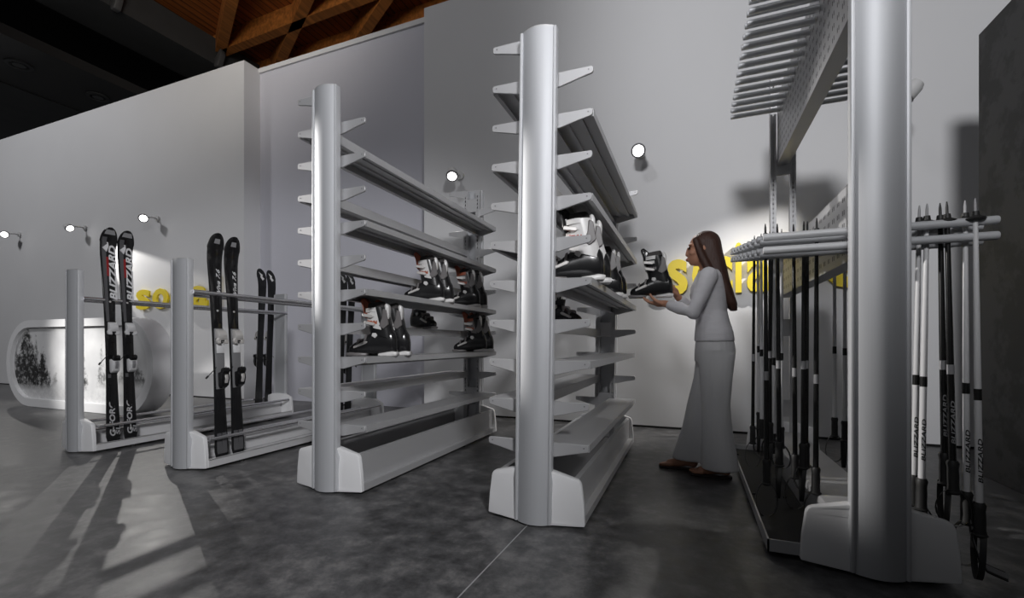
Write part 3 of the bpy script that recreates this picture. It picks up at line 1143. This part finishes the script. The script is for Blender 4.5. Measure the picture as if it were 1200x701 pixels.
def ski_boot(loc, rz, label, group=None, cuff='boot_black', plate='boot_white', strap='boot_orange', power='boot_white', liner='boot_orange', scale=1.0):
    e = empty('ski_boot', loc, rz, label, 'ski boot', group)
    e.scale = (scale, scale, scale)
    link('lower_shell', MESH['boot_lower'].copy(), 'boot_black', e)
    c = link('cuff', MESH['boot_cuff'].copy(), cuff, e)
    link('shin_plate', MESH['boot_plate'].copy(), plate, c)
    for k, nm, m, p in (('boot_liner', 'liner', 'boot_liner', e), ('boot_tongue', 'tongue', liner, e), ('boot_spoiler', 'spoiler', 'boot_white', e),
                        ('boot_heelsole', 'heel_sole', 'boot_white', e), ('boot_toesole', 'toe_sole', 'boot_grey', e), ('boot_toestraps', 'toe_strap', 'boot_grey', e),
                        ('boot_strap_a', 'strap', strap, c), ('boot_strap_b', 'strap', 'boot_white', c), ('boot_power', 'power_strap', power, c)):
        link(nm, MESH[k].copy(), m, p)
    for s in (-1, 1):
        link('cuff_buckle', MESH['boot_buckle_u%d' % s].copy(), 'buckle', c)
        link('instep_buckle', MESH['boot_buckle_l%d' % s].copy(), 'buckle', e)
        link('pivot', MESH['boot_pivot%d' % s].copy(), 'boot_white', c)
        link('side_print', MESH['boot_side%d' % s].copy(), 'boot_grey', c)
    return e


def boot_pair(u, v, z, ang, label, group, n=2, gap=0.125, **kw):
    for k in range(n):
        ski_boot((u + 0.012 * k, v + gap * k, z), ang, label, group, **kw)


ZS = 0.0045
boot_pair(UB + 0.135, 2.36, 0.8 + ZS, R(22), 'black ski boot with white and orange cuff on the low shelf, beside the shelving post', 'boots beside the shelving post')
boot_pair(UB + 0.135, 2.95, 1.2 + ZS, R(22), 'black ski boot with pale orange-trimmed cuff, midway along the shelf with two pairs', 'boots midway on the two-pair shelf')
boot_pair(UB + 0.135, 3.58, 1.2 + ZS, R(22), 'black ski boot with grey-orange cuff, by the slotted upright on the two-pair shelf', 'boots by the upright on the two-pair shelf', plate='boot_grey', power='boot_orange')
boot_pair(UB + 0.135, 3.72, 0.8 + ZS, R(22), 'black ski boot with grey-red cuff on the low shelf, near the slotted upright', 'boots near the upright on the low shelf', plate='boot_grey', power='boot_orange')
boot_pair(UB - 0.135, 3.33, 1.0 + ZS, R(180 - 20), 'brown-lit black ski boot turned toe to toe with the others, on the rear shelf', None, n=1, strap='boot_orange')
boot_pair(UC + 0.165, 2.26, 1.2 + ZS, R(16), 'large white-cuffed ski boot with red print, on the shelf the woman is reaching towards', 'boots beside the post of the faced rack', cuff='boot_white', strap='boot_red', liner='boot_black')
boot_pair(UC + 0.135, 3.12, 1.2 + ZS, R(16), 'dark ski boot with grey cuff and brown-orange tongue, behind the large white-cuffed boots', 'boots behind the white-cuffed boots', n=2, plate='boot_grey', power='boot_orange')
boot_pair(UC - 0.13, 3.05, 1.0 + ZS, R(180 - 20), 'dark ski boot half hidden by the post, under the large white-cuffed boots', None, n=1)


# ------------------------------------------------------------------ ski poles, hung upside down from their baskets
def pole_meshes():
    MESH['p_basket'] = MB().loft([[(r * math.cos(2 * PI * j / 16), r * math.sin(2 * PI * j / 16), z) for j in range(16)]
                                  for r, z in ((0.010, 0.028), (0.012, 0.012), (0.028, 0.004), (0.030, 0.0), (0.028, -0.003), (0.010, -0.004))]).mesh('basket')
    MESH['p_tip'] = MB().tube([(0, 0, 0.0), (0, 0, 0.055), (0, 0, 0.075)], [0.0055, 0.0045, 0.002], 8).mesh('tip')
    MESH['p_grip'] = MB().tube([(0, 0, 0.0), (0, 0, -0.010), (0, 0, -0.03), (0, 0, -0.06), (0, 0, -0.09), (0, 0, -0.112), (0, 0, -0.118), (0, 0, -0.125)],
                               [0.015, 0.0195, 0.0165, 0.0175, 0.0170, 0.018, 0.024, 0.018], 12).mesh('grip')
    for k in range(3):
        rg = []
        n = 22
        random.seed(20 + k)
        sw, ln = random.uniform(0.03, 0.055), random.uniform(0.13, 0.20)
        for i in range(n + 1):
            t = i / n
            a = t * 2 * PI
            x = sw * math.sin(a) * (0.6 + 0.4 * math.sin(t * PI))
            z = -0.105 - ln * (1 - math.cos(a)) / 2
            y = 0.012 * math.sin(a * 0.5 + k)
            rg.append([(x, y - 0.009, z), (x + 0.002, y - 0.009, z), (x + 0.002, y + 0.009, z), (x, y + 0.009, z)])
        MESH['p_strap%d' % k] = MB().loft(rg).mesh('strap')


pole_meshes()
PSH = {}


def ski_pole(u, v, ztop, zgrip, white, label, group, tilt=(0, 0), strapk=0, rz=0.0, text=False):
    Lp = ztop - (zgrip + 0.12)
    e = empty('ski_pole', (u, v, ztop), 0, label, 'ski pole', group)
    e.rotation_euler = (tilt[0], tilt[1], rz)
    key = round(Lp, 3)
    if key not in PSH:
        PSH[key] = MB().tube([(0, 0, 0.01), (0, 0, -Lp * 0.5), (0, 0, -Lp)], [0.0075, 0.0100, 0.0112], 10).mesh('shaft')
        PSH[key, 'b'] = MB().tube([(0, 0, -Lp * 0.60), (0, 0, -Lp * 0.64)], [0.0109, 0.0112], 10).mesh('shaft_band')
    link('shaft', PSH[key].copy(), 'pole_white' if white else 'pole_black', e)
    link('shaft_band', PSH[key, 'b'].copy(), 'pole_black' if white else 'print_grey', e)
    link('basket', MESH['p_basket'], 'black_rubber', e)
    link('tip', MESH['p_tip'].copy(), 'print_grey' if white else 'black_rubber', e)
    link('grip', MESH['p_grip'], 'black_rubber', e, (0, 0, -Lp))
    st = link('strap', MESH['p_strap%d' % strapk], 'black_rubber', e, (0, 0, -Lp))
    st.rotation_euler = (0, 0, strapk * 1.3)
    if text:
        me = text_mesh('BLIZZARD', 0.013, 0.0008, 0.02, 0.16, 0.2)
        # reads upwards on the side that looks to -y
        me.transform(Matrix(((0, -1, 0, 0.0065), (0, 0, -1, -0.0112), (1, 0, 0, -Lp * 0.93), (0, 0, 0, 1))))
        link('lettering', me, 'black_matt' if white else 'print_grey', e)
    return e


def prong_z(v):
    return 1.325 + 0.155 * (v - VN - 0.1) + 0.014


def upole(x, u):
    """v where the picture column x meets the hanging plane u (only used to lay the poles out)"""
    f_, th = 528.2, 0.3791
    X = (x - 600) / f_
    rx, ry = X * math.cos(th) - math.sin(th), X * math.sin(th) + math.cos(th)
    return ry * (u - 0.6855) / rx


# aisle side (towards the woman)
for k, (x, u, white) in enumerate(((884, 1.085, 0), (888, 1.12, 1), (892, 1.10, 1), (897, 1.02, 0), (902, 1.13, 0), (905, 1.16, 0), (908, 1.17, 1), (911, 1.08, 0), (916, 1.17, 1),
                                   (930, 1.17, 0), (942, 1.19, 0), (946, 1.21, 0), (957, 1.215, 0))):
    v = min(upole(x, u), VN + 1.9)
    lab = ('white ski pole hanging upside down on the aisle side, among the black ones' if white else 'black ski pole hanging upside down by its basket on the aisle side')
    zt = prong_z(v)
    ski_pole(u, v, zt, 0.22 + (0.06 if k % 3 else -0.02), white, lab, 'white poles on the aisle side' if white else 'black poles on the aisle side', (R(random.uniform(-.5, .5)), R(random.uniform(-.5, .5))), k % 3)
# slate side
for k, (x, u, white, zg, tl) in enumerate(((978, 1.52, 1, 0.30, 0), (990, 1.54, 1, 0.30, 0), (1077, 1.515, 1, 0.25, 0.9), (1086, 1.52, 1, 0.25, 0.9), (1102, 1.57, 0, 0.35, -0.8), (1110, 1.575, 0, 0.33, -1.0), (1131, 1.635, 1, 0.215, -0.2), (1143, 1.645, 1, 0.19, -0.6))):
    v = upole(x, u)
    if k < 2:
        lab, grp = 'white ski pole hanging far along the rack, seen under the perforated panel', 'white poles seen under the panel'
    elif white:
        lab, grp = ('white lettered ski pole hanging between the thick post and the black pair', 'white poles beside the thick post') if k < 4 else ('white lettered ski pole trailing its grey wrist strap on the floor by the slate partition', None) if k == 6 else ('outermost white lettered ski pole on the prongs, beside the dark slate partition', None)
    else:
        lab, grp = 'black patterned ski pole hanging between the white lettered poles by the slate partition', 'black poles by the slate partition'
    pl = ski_pole(u, v, prong_z(v), zg, white, lab, grp, (0, R(tl)), k % 3, text=k > 1)
    if k == 6:
        # its long grey wrist strap trails out over the floor
        zt = prong_z(v)
        for m, off in (('black_rubber', 0.0), ('print_grey', 0.004)):
            rg = []
            for (dx, dy, z) in ((0.0, -0.01, zg + 0.02), (0.004, -0.02, zg - 0.05), (0.02, -0.02, 0.10), (0.05, -0.005, 0.055), (0.09, 0.015, 0.034), (0.125, 0.03, 0.018)):
                w_ = 0.020 if off == 0 else 0.012
                a_, b_ = (dx + off, dy - 0.5 * w_, z - zt - 0.4 * w_ + off), (dx + off, dy + 0.5 * w_, z - zt + 0.9 * w_ + off)
                rg.append([a_, (a_[0] + 0.002, a_[1], a_[2] + 0.002), (b_[0] + 0.002, b_[1], b_[2] + 0.002), b_])
            MB().loft(rg).build('wrist_strap', m, pl)


# ------------------------------------------------------------------ capsule shaped picture stand
def stadium(x0, x1, z0, z1, n=18):
    r = (z1 - z0) / 2
    zc = (z0 + z1) / 2
    pts = []
    for i in range(n + 1):
        a = -PI / 2 + PI * i / n
        pts.append((x1 - r + r * math.cos(a), zc + r * math.sin(a)))
    for i in range(n + 1):
        a = PI / 2 + PI * i / n
        pts.append((x0 + r + r * math.cos(a), zc + r * math.sin(a)))
    return pts


cap = empty('picture_capsule', (-6.87, 3.33, 0), 0, 'white capsule shaped display stand framing a snowy forest picture', 'display stand')
o1 = stadium(-1.60, 1.73, 0.005, 1.20)
o2 = stadium(-1.50, 1.61, 0.115, 1.10)
rg = [[(x, 0.06, z) for x, z in o2], [(x, 0.0, z) for x, z in o2], [(x, 0.0, z) for x, z in o1], [(x, 0.25, z) for x, z in o1]]
MB().loft(rg, False).add([(x, 0.25, z) for x, z in o1], [tuple(range(len(o1)))]).build('shell', 'cover_white', cap, fix=True)
MB().prism(o2, 0.045, 0.06, 'xz').build('forest_picture', 'forest_print', cap, smooth=False)['label'] = 'printed black and white winter forest'
# small ledge on the capsule's far end


# ------------------------------------------------------------------ yellow raised lettering on the walls
def wall_word(letters, z0, xh, label):
    e = empty('wall_lettering', (letters[0][1], WV, z0), 0, label, 'lettering')
    for ch, xa, xb in letters:
        tall = ch in 'l'
        h = xh * (1.42 if tall else 1.35 if ch == 'i' else 1.0)
        me = text_mesh(ch, h, 0.03, 0.028, xb - xa)
        me.transform(Matrix(((1, 0, 0, 0), (0, 0, -1, 0), (0, 1, 0, 0), (0, 0, 0, 1))))
        link('letter', me, 'yellow', e, (xa - letters[0][1], -0.035, 0))
    return e


wall_word([('s', 0.453, 0.650), ('o', 0.69, 0.865), ('c', 0.89, 1.057), ('i', 1.079, 1.139), ('a', 1.18, 1.39), ('l', 1.47, 1.53), ('e', 1.815, 2.20)], 1.375, 0.36,
          'yellow raised wall lettering behind the woman and the pole rack')
wall_word([('s', -8.31, -7.93), ('o', -7.86, -7.45), ('c', -7.40, -7.08), ('i', -7.03, -6.93), ('a', -6.88, -6.48), ('l', -6.30, -6.20)], 1.455, 0.35,
          'yellow raised wall lettering behind the low ski racks')


# ------------------------------------------------------------------ wall spotlights
def wall_spot(u, z, target, label, power, angle, v=4.66, blend=0.35):
    e = empty('wall_spotlight', (u, v, z), 0, label, 'spotlight')
    d = (Vector(target) - Vector((u, v, z))).normalized()
    q = d.to_track_quat('-Z', 'Y').to_matrix().to_4x4()
    hd = MB().loft([[(r * math.cos(2 * PI * j / 20), r * math.sin(2 * PI * j / 20), z_) for j in range(20)] for r, z_ in
                    ((0.054, 0.006), (0.064, 0.012), (0.066, 0.02), (0.066, 0.03), (0.060, 0.10), (0.045, 0.13), (0.02, 0.14))])
    me = hd.mesh('lamp_head')
    me.transform(q)
    h = link('lamp_head', me, 'lamp_white', e)
    me = MB().loft([[(r * math.cos(2 * PI * j / 20), r * math.sin(2 * PI * j / 20), z_) for j in range(20)] for r, z_ in ((0.054, -0.003), (0.054, 0.004))]).mesh('lens')
    me.transform(q)
    link('lens', me, 'lamp_lens', h)
    me = MB().loft([[(r * math.cos(2 * PI * j / 24), r * math.sin(2 * PI * j / 24), z_) for j in range(24)] for r, z_ in ((0.053, 0.006), (0.055, -0.006), (0.070, -0.004), (0.072, 0.012), (0.066, 0.018))], False).mesh('rim')
    me.transform(q)
    link('rim', me, 'steel_dark', h)
    b = q @ Vector((0, 0, 0.08))
    MB().tube([(b.x, b.y, b.z), (b.x, WV - v - 0.10, b.z + 0.03), (b.x, WV - v - 0.02, b.z + 0.03)], 0.013, 8).build('arm', 'lamp_white', e)
    MB().tube([(b.x, WV - v - 0.03, b.z + 0.03), (b.x, WV - v, b.z + 0.03)], 0.05, 16).build('wall_plate', 'lamp_white', e)
    if power:
        s = spot('spot_beam', Vector((u, v, z)) + d * 0.03, target, power, angle, blend, 0.015)
    return e


wall_spot(-7.72, 2.94, (-1.75, 1.78, 0), 'glaring wall spotlight over the yellow lettering, beside the white-lettered ski tips', 115, 21)
wall_spot(-9.86, 2.975, (-7.9, 4.84, 1.72), 'wall spotlight above the forest capsule, with its arm lit', 420, 34)
wall_spot(-12.2, 3.07, (-5.0, 1.2, 0), 'wall spotlight farthest out along the wall, past the forest capsule', 40, 50)
wall_spot(-1.93, 2.845, (-0.9, 2.7, 0.1), 'wall spotlight between the two tall shelving racks', 60, 50)
wall_spot(0.19, 2.81, (0.55, 1.6, 1.2), 'wall spotlight high above the woman, beside the top shelves', 40, 60)
wall_spot(2.22, 2.80, (0.35, 4.80, 0.8), 'wall spotlight behind the thick post of the pole rack', 330, 46, v=4.40, blend=1.0)


# ------------------------------------------------------------------ the woman
def woman(u, v):
    e = empty('person', (u, v, 0), 0, 'woman with long brown hair in white blouse and flared trousers lifting a ski boot', 'person')
    # body: face towards -x; her left side (-y) towards the camera
    b = MB()
    # head
    hx, hz = 0.005, 1.525
    b.ball((hx + 0.015, 0, hz + 0.022), (0.092, 0.073, 0.092), 20, 14)
    b.ball((hx - 0.030, 0, hz - 0.035), (0.058, 0.056, 0.078), 18, 12)
    b.ball((hx - 0.052, 0, hz - 0.088), (0.026, 0.027, 0.020), 12, 8)      # chin
    b.limb([(hx - 0.082, 0, hz + 0.012), (hx - 0.089, 0, hz - 0.020), (hx - 0.092, 0, hz - 0.032)], [0.010, 0.0110, 0.0115], 10)   # nose
    for s in (-1, 1):
        b.ball((hx - 0.084, s * 0.010, hz - 0.035), 0.0085, 8, 6)
        b.ball((hx - 0.062, s * 0.034, hz + 0.028), (0.022, 0.022, 0.009), 10, 6)       # brow
        b.ball((hx - 0.050, s * 0.040, hz - 0.028), (0.026, 0.022, 0.022), 10, 8)       # cheek
        b.limb([(hx + 0.015, s * 0.070, hz + 0.008), (hx + 0.018, s * 0.076, hz - 0.012), (hx + 0.008, s * 0.070, hz - 0.034)], [0.012, 0.013, 0.009], 8)   # ear
    b.ball((hx - 0.084, 0, hz - 0.062), (0.013, 0.021, 0.007), 12, 6)       # lips
    b.ball((hx - 0.080, 0, hz - 0.073), (0.013, 0.019, 0.008), 12, 6)
    b.limb([(hx + 0.02, 0, hz - 0.06), (0.045, 0, 1.385), (0.055, 0, 1.33)], [0.047, 0.050, 0.062])
    # trunk
    b.loft([ring_xy(x, 0, rx, ry, z, 18, 2.2) for x, rx, ry, z in ((0.080, 0.10, 0.13, 0.80), (0.085, 0.105, 0.155, 0.90), (0.075, 0.088, 0.130, 1.02), (0.065, 0.085, 0.122, 1.10),
                                                              (0.050, 0.100, 0.140, 1.22), (0.052, 0.085, 0.155, 1.31), (0.055, 0.055, 0.10, 1.365))])
    # arms
    SH_L, EL_L, WR_L = Vector((0.045, -0.165, 1.315)), Vector((-0.045, -0.185, 1.085)), Vector((-0.225, -0.095, 1.155))
    SH_R, EL_R, WR_R = Vector((0.045, 0.165, 1.315)), Vector((-0.03, 0.185, 1.10)), Vector((-0.150, 0.075, 1.215))
    for sh, el, wr in ((SH_L, EL_L, WR_L), (SH_R, EL_R, WR_R)):
        b.limb([sh, sh.lerp(el, 0.5), el, el.lerp(wr, 0.4), wr], [0.050, 0.042, 0.036, 0.033, 0.023])
    # hands. left: palm under the heel of the boot, fingers forward and up; right: behind the heel
    def hand(wr, fwd, up, thumb_side, curl):
        fwd = fwd.normalized()
        side = fwd.cross(up).normalized()
        up = side.cross(fwd).normalized()
        palm = wr + fwd * 0.045
        b.limb([wr, wr + fwd * 0.03, palm], [0.023, 0.024, 0.024], 10)
        for k in (-1.5, -0.5, 0.5, 1.5):
            root = wr + fwd * 0.075 + side * (k * 0.019)
            b.limb([wr + fwd * 0.02 + side * (k * 0.010), root], [0.014, 0.0125], 8)
            ln = (0.030, 0.034, 0.033, 0.026)[int(k + 1.5)]
            a1, a2, a3 = curl
            p, ang = root, 0
            ch = [p]
            for st, a_ in ((ln * 1.2, a1), (ln * 0.85, a2), (ln * 0.7, a3)):
                ang += a_
                p = p + (fwd * math.cos(ang) + up * math.sin(ang)) * st
                ch.append(p)
            b.limb(ch, [0.0098, 0.0092, 0.0086, 0.0074], 8)
        t0 = wr + fwd * 0.022 + side * (thumb_side * 0.022)
        t1 = t0 + fwd * 0.028 + side * (thumb_side * 0.024) + up * 0.012
        t2 = t1 + fwd * 0.024 + side * (thumb_side * 0.006) + up * 0.022
        t3 = t2 + fwd * 0.014 + up * 0.020
        b.limb([t0, t1, t2, t3], [0.015, 0.0125, 0.0105, 0.0085], 8)
    hand(WR_L, Vector((-0.92, 0.25, 0.05)), Vector((0.05, 0.1, 1)), -1, (0.25, 0.35, 0.3))
    hand(WR_R, Vector((-0.35, -0.30, 0.85)), Vector((-0.9, 0.05, -0.3)), 1, (0.25, 0.45, 0.4))
    # legs and feet
    HPL, HPR = Vector((0.085, -0.075, 0.84)), Vector((0.085, 0.075, 0.84))
    KNL, KNR = Vector((0.085, -0.075, 0.47)), Vector((0.000, 0.060, 0.48))
    ANL, ANR = Vector((0.125, -0.065, 0.085)), Vector((-0.075, 0.060, 0.085))
    for hp, kn, an, toe in ((HPL, KNL, ANL, -0.02), (HPR, KNR, ANR, 0.05)):
        b.limb([hp, hp.lerp(kn, 0.5), kn, kn.lerp(an, 0.35), an.lerp(kn, 0.15), an], [0.085, 0.070, 0.052, 0.050, 0.036, 0.034])
        # foot pointing to -x
        hx_ = an.x
        b.limb([(hx_ + 0.030, an.y, 0.048), (hx_ - 0.01, an.y, 0.060), (hx_ - 0.07, an.y, 0.046), (hx_ - 0.125, an.y - 0.004, 0.036)], [0.030, 0.034, 0.032, 0.026], 10)
        for k, (dy, ln, r_) in enumerate(((-0.026, 0.060, 0.0125), (-0.008, 0.058, 0.0105), (0.006, 0.052, 0.010), (0.019, 0.045, 0.0095), (0.030, 0.036, 0.009))):
            yy = an.y + (dy if an is ANR else -dy)
            b.limb([(hx_ - 0.115, yy, 0.032), (hx_ - 0.125 - ln, yy, 0.026)], [0.016, r_], 8)
    me = remesh(b, 0.0055, 3, 0.4)
    link('body', me, 'skin', e)
    # eyes and lips
    for s in (-1, 1):
        MB().ball((hx - 0.078, s * 0.031, hz + 0.008), (0.009, 0.013, 0.007), 10, 7).build('eye', 'eye_dark', e)
    MB().ball((hx - 0.0905, 0, hz - 0.067), (0.009, 0.018, 0.010), 10, 7).build('lips', 'lips', e)
    # sandals
    for an in (ANL, ANR):
        rgp = [(an.x + 0.062, an.y - 0.026), (an.x + 0.066, an.y + 0.0), (an.x + 0.062, an.y + 0.026), (an.x - 0.05, an.y + 0.036), (an.x - 0.14, an.y + 0.042), (an.x - 0.19, an.y + 0.028),
               (an.x - 0.20, an.y), (an.x - 0.19, an.y - 0.028), (an.x - 0.14, an.y - 0.042), (an.x - 0.05, an.y - 0.036)]
        MB().prism(rgp, 0.001, 0.017, 'xy', 0.004, 1).build('sandal', 'sandal', e)
    # blouse
    t = MB()
    t.loft([ring_xy(x, 0, rx, ry, z, 22, 2.2) for x, rx, ry, z in ((0.085, 0.125, 0.176, 0.895), (0.084, 0.122, 0.170, 0.95), (0.076, 0.106, 0.150, 1.03), (0.066, 0.100, 0.140, 1.10), (0.048, 0.118, 0.158, 1.21),
                                                              (0.046, 0.108, 0.170, 1.27), (0.052, 0.088, 0.165, 1.33), (0.056, 0.070, 0.12, 1.372))])
    for sh, el, wr in ((SH_L, EL_L, WR_L), (SH_R, EL_R, WR_R)):
        t.limb([sh + Vector((0, 0, 0.004)), sh.lerp(el, 0.5), el, el.lerp(wr, 0.45), wr.lerp(el, 0.22)], [0.060, 0.053, 0.047, 0.043, 0.036])
    me = remesh(t, 0.009, 5, 0.5)
    link('blouse', me, 'blouse', e)
    # flared trousers
    p = MB()
    p.loft([ring_xy(x, 0, rx, ry, z, 22, 2.2) for x, rx, ry, z in ((0.085, 0.125, 0.150, 0.76), (0.090, 0.128, 0.172, 0.84), (0.086, 0.112, 0.158, 0.94), (0.080, 0.100, 0.145, 0.985))])

    def leg(pts):
        p.loft([ring_xy(x, y, rx, ry, z, 20, 2.1) for x, y, rx, ry, z in pts])
    leg([(0.095, -0.078, 0.115, 0.088, 0.82), (0.092, -0.080, 0.100, 0.082, 0.65), (0.090, -0.080, 0.088, 0.074, 0.48), (0.100, -0.074, 0.095, 0.080, 0.30), (0.112, -0.068, 0.110, 0.092, 0.14), (0.118, -0.066, 0.116, 0.100, 0.055)])
    leg([(0.085, 0.075, 0.112, 0.088, 0.82), (0.055, 0.072, 0.098, 0.082, 0.65), (0.005, 0.064, 0.088, 0.074, 0.48), (-0.020, 0.062, 0.098, 0.080, 0.30), (-0.045, 0.060, 0.122, 0.090, 0.15), (-0.055, 0.060, 0.134, 0.098, 0.075)])
    me = remesh(p, 0.010, 4, 0.5)
    link('trousers', me, 'trousers', e)
    # hair: cap over the skull and a long mane down the back
    h = MB()
    h.ball((hx + 0.030, 0, hz + 0.034), (0.094, 0.083, 0.090), 20, 14)
    h.loft([ring_xy(x, 0, rx, ry, z, 20, 2.2) for x, rx, ry, z in ((hx + 0.040, 0.082, 0.082, hz + 0.05), (hx + 0.055, 0.080, 0.088, hz - 0.03), (0.085, 0.076, 0.092, hz - 0.12), (0.120, 0.062, 0.095, 1.30),
                                                              (0.155, 0.050, 0.090, 1.22), (0.185, 0.040, 0.078, 1.15), (0.205, 0.022, 0.050, 1.10))])
    for s in (-1, 1):
        h.limb([(hx - 0.035, s * 0.062, hz + 0.055), (hx - 0.020, s * 0.078, hz + 0.0), (hx + 0.005, s * 0.082, hz - 0.07), (0.045, s * 0.085, 1.38), (0.09, s * 0.08, 1.31)], [0.022, 0.022, 0.026, 0.028, 0.020], 10)
    me = remesh(h, 0.008, 4, 0.5)
    link('hair', me, 'hair', e)
    return e


PU, PV = 0.742, 3.33
woman(PU, PV)
ski_boot((PU - 0.312, PV - 0.052, 1.201), R(4), 'black ski boot with pale cuff held up in the woman\'s hands', None, plate='boot_black', strap='boot_grey', power='boot_white', liner='boot_black', scale=0.93)
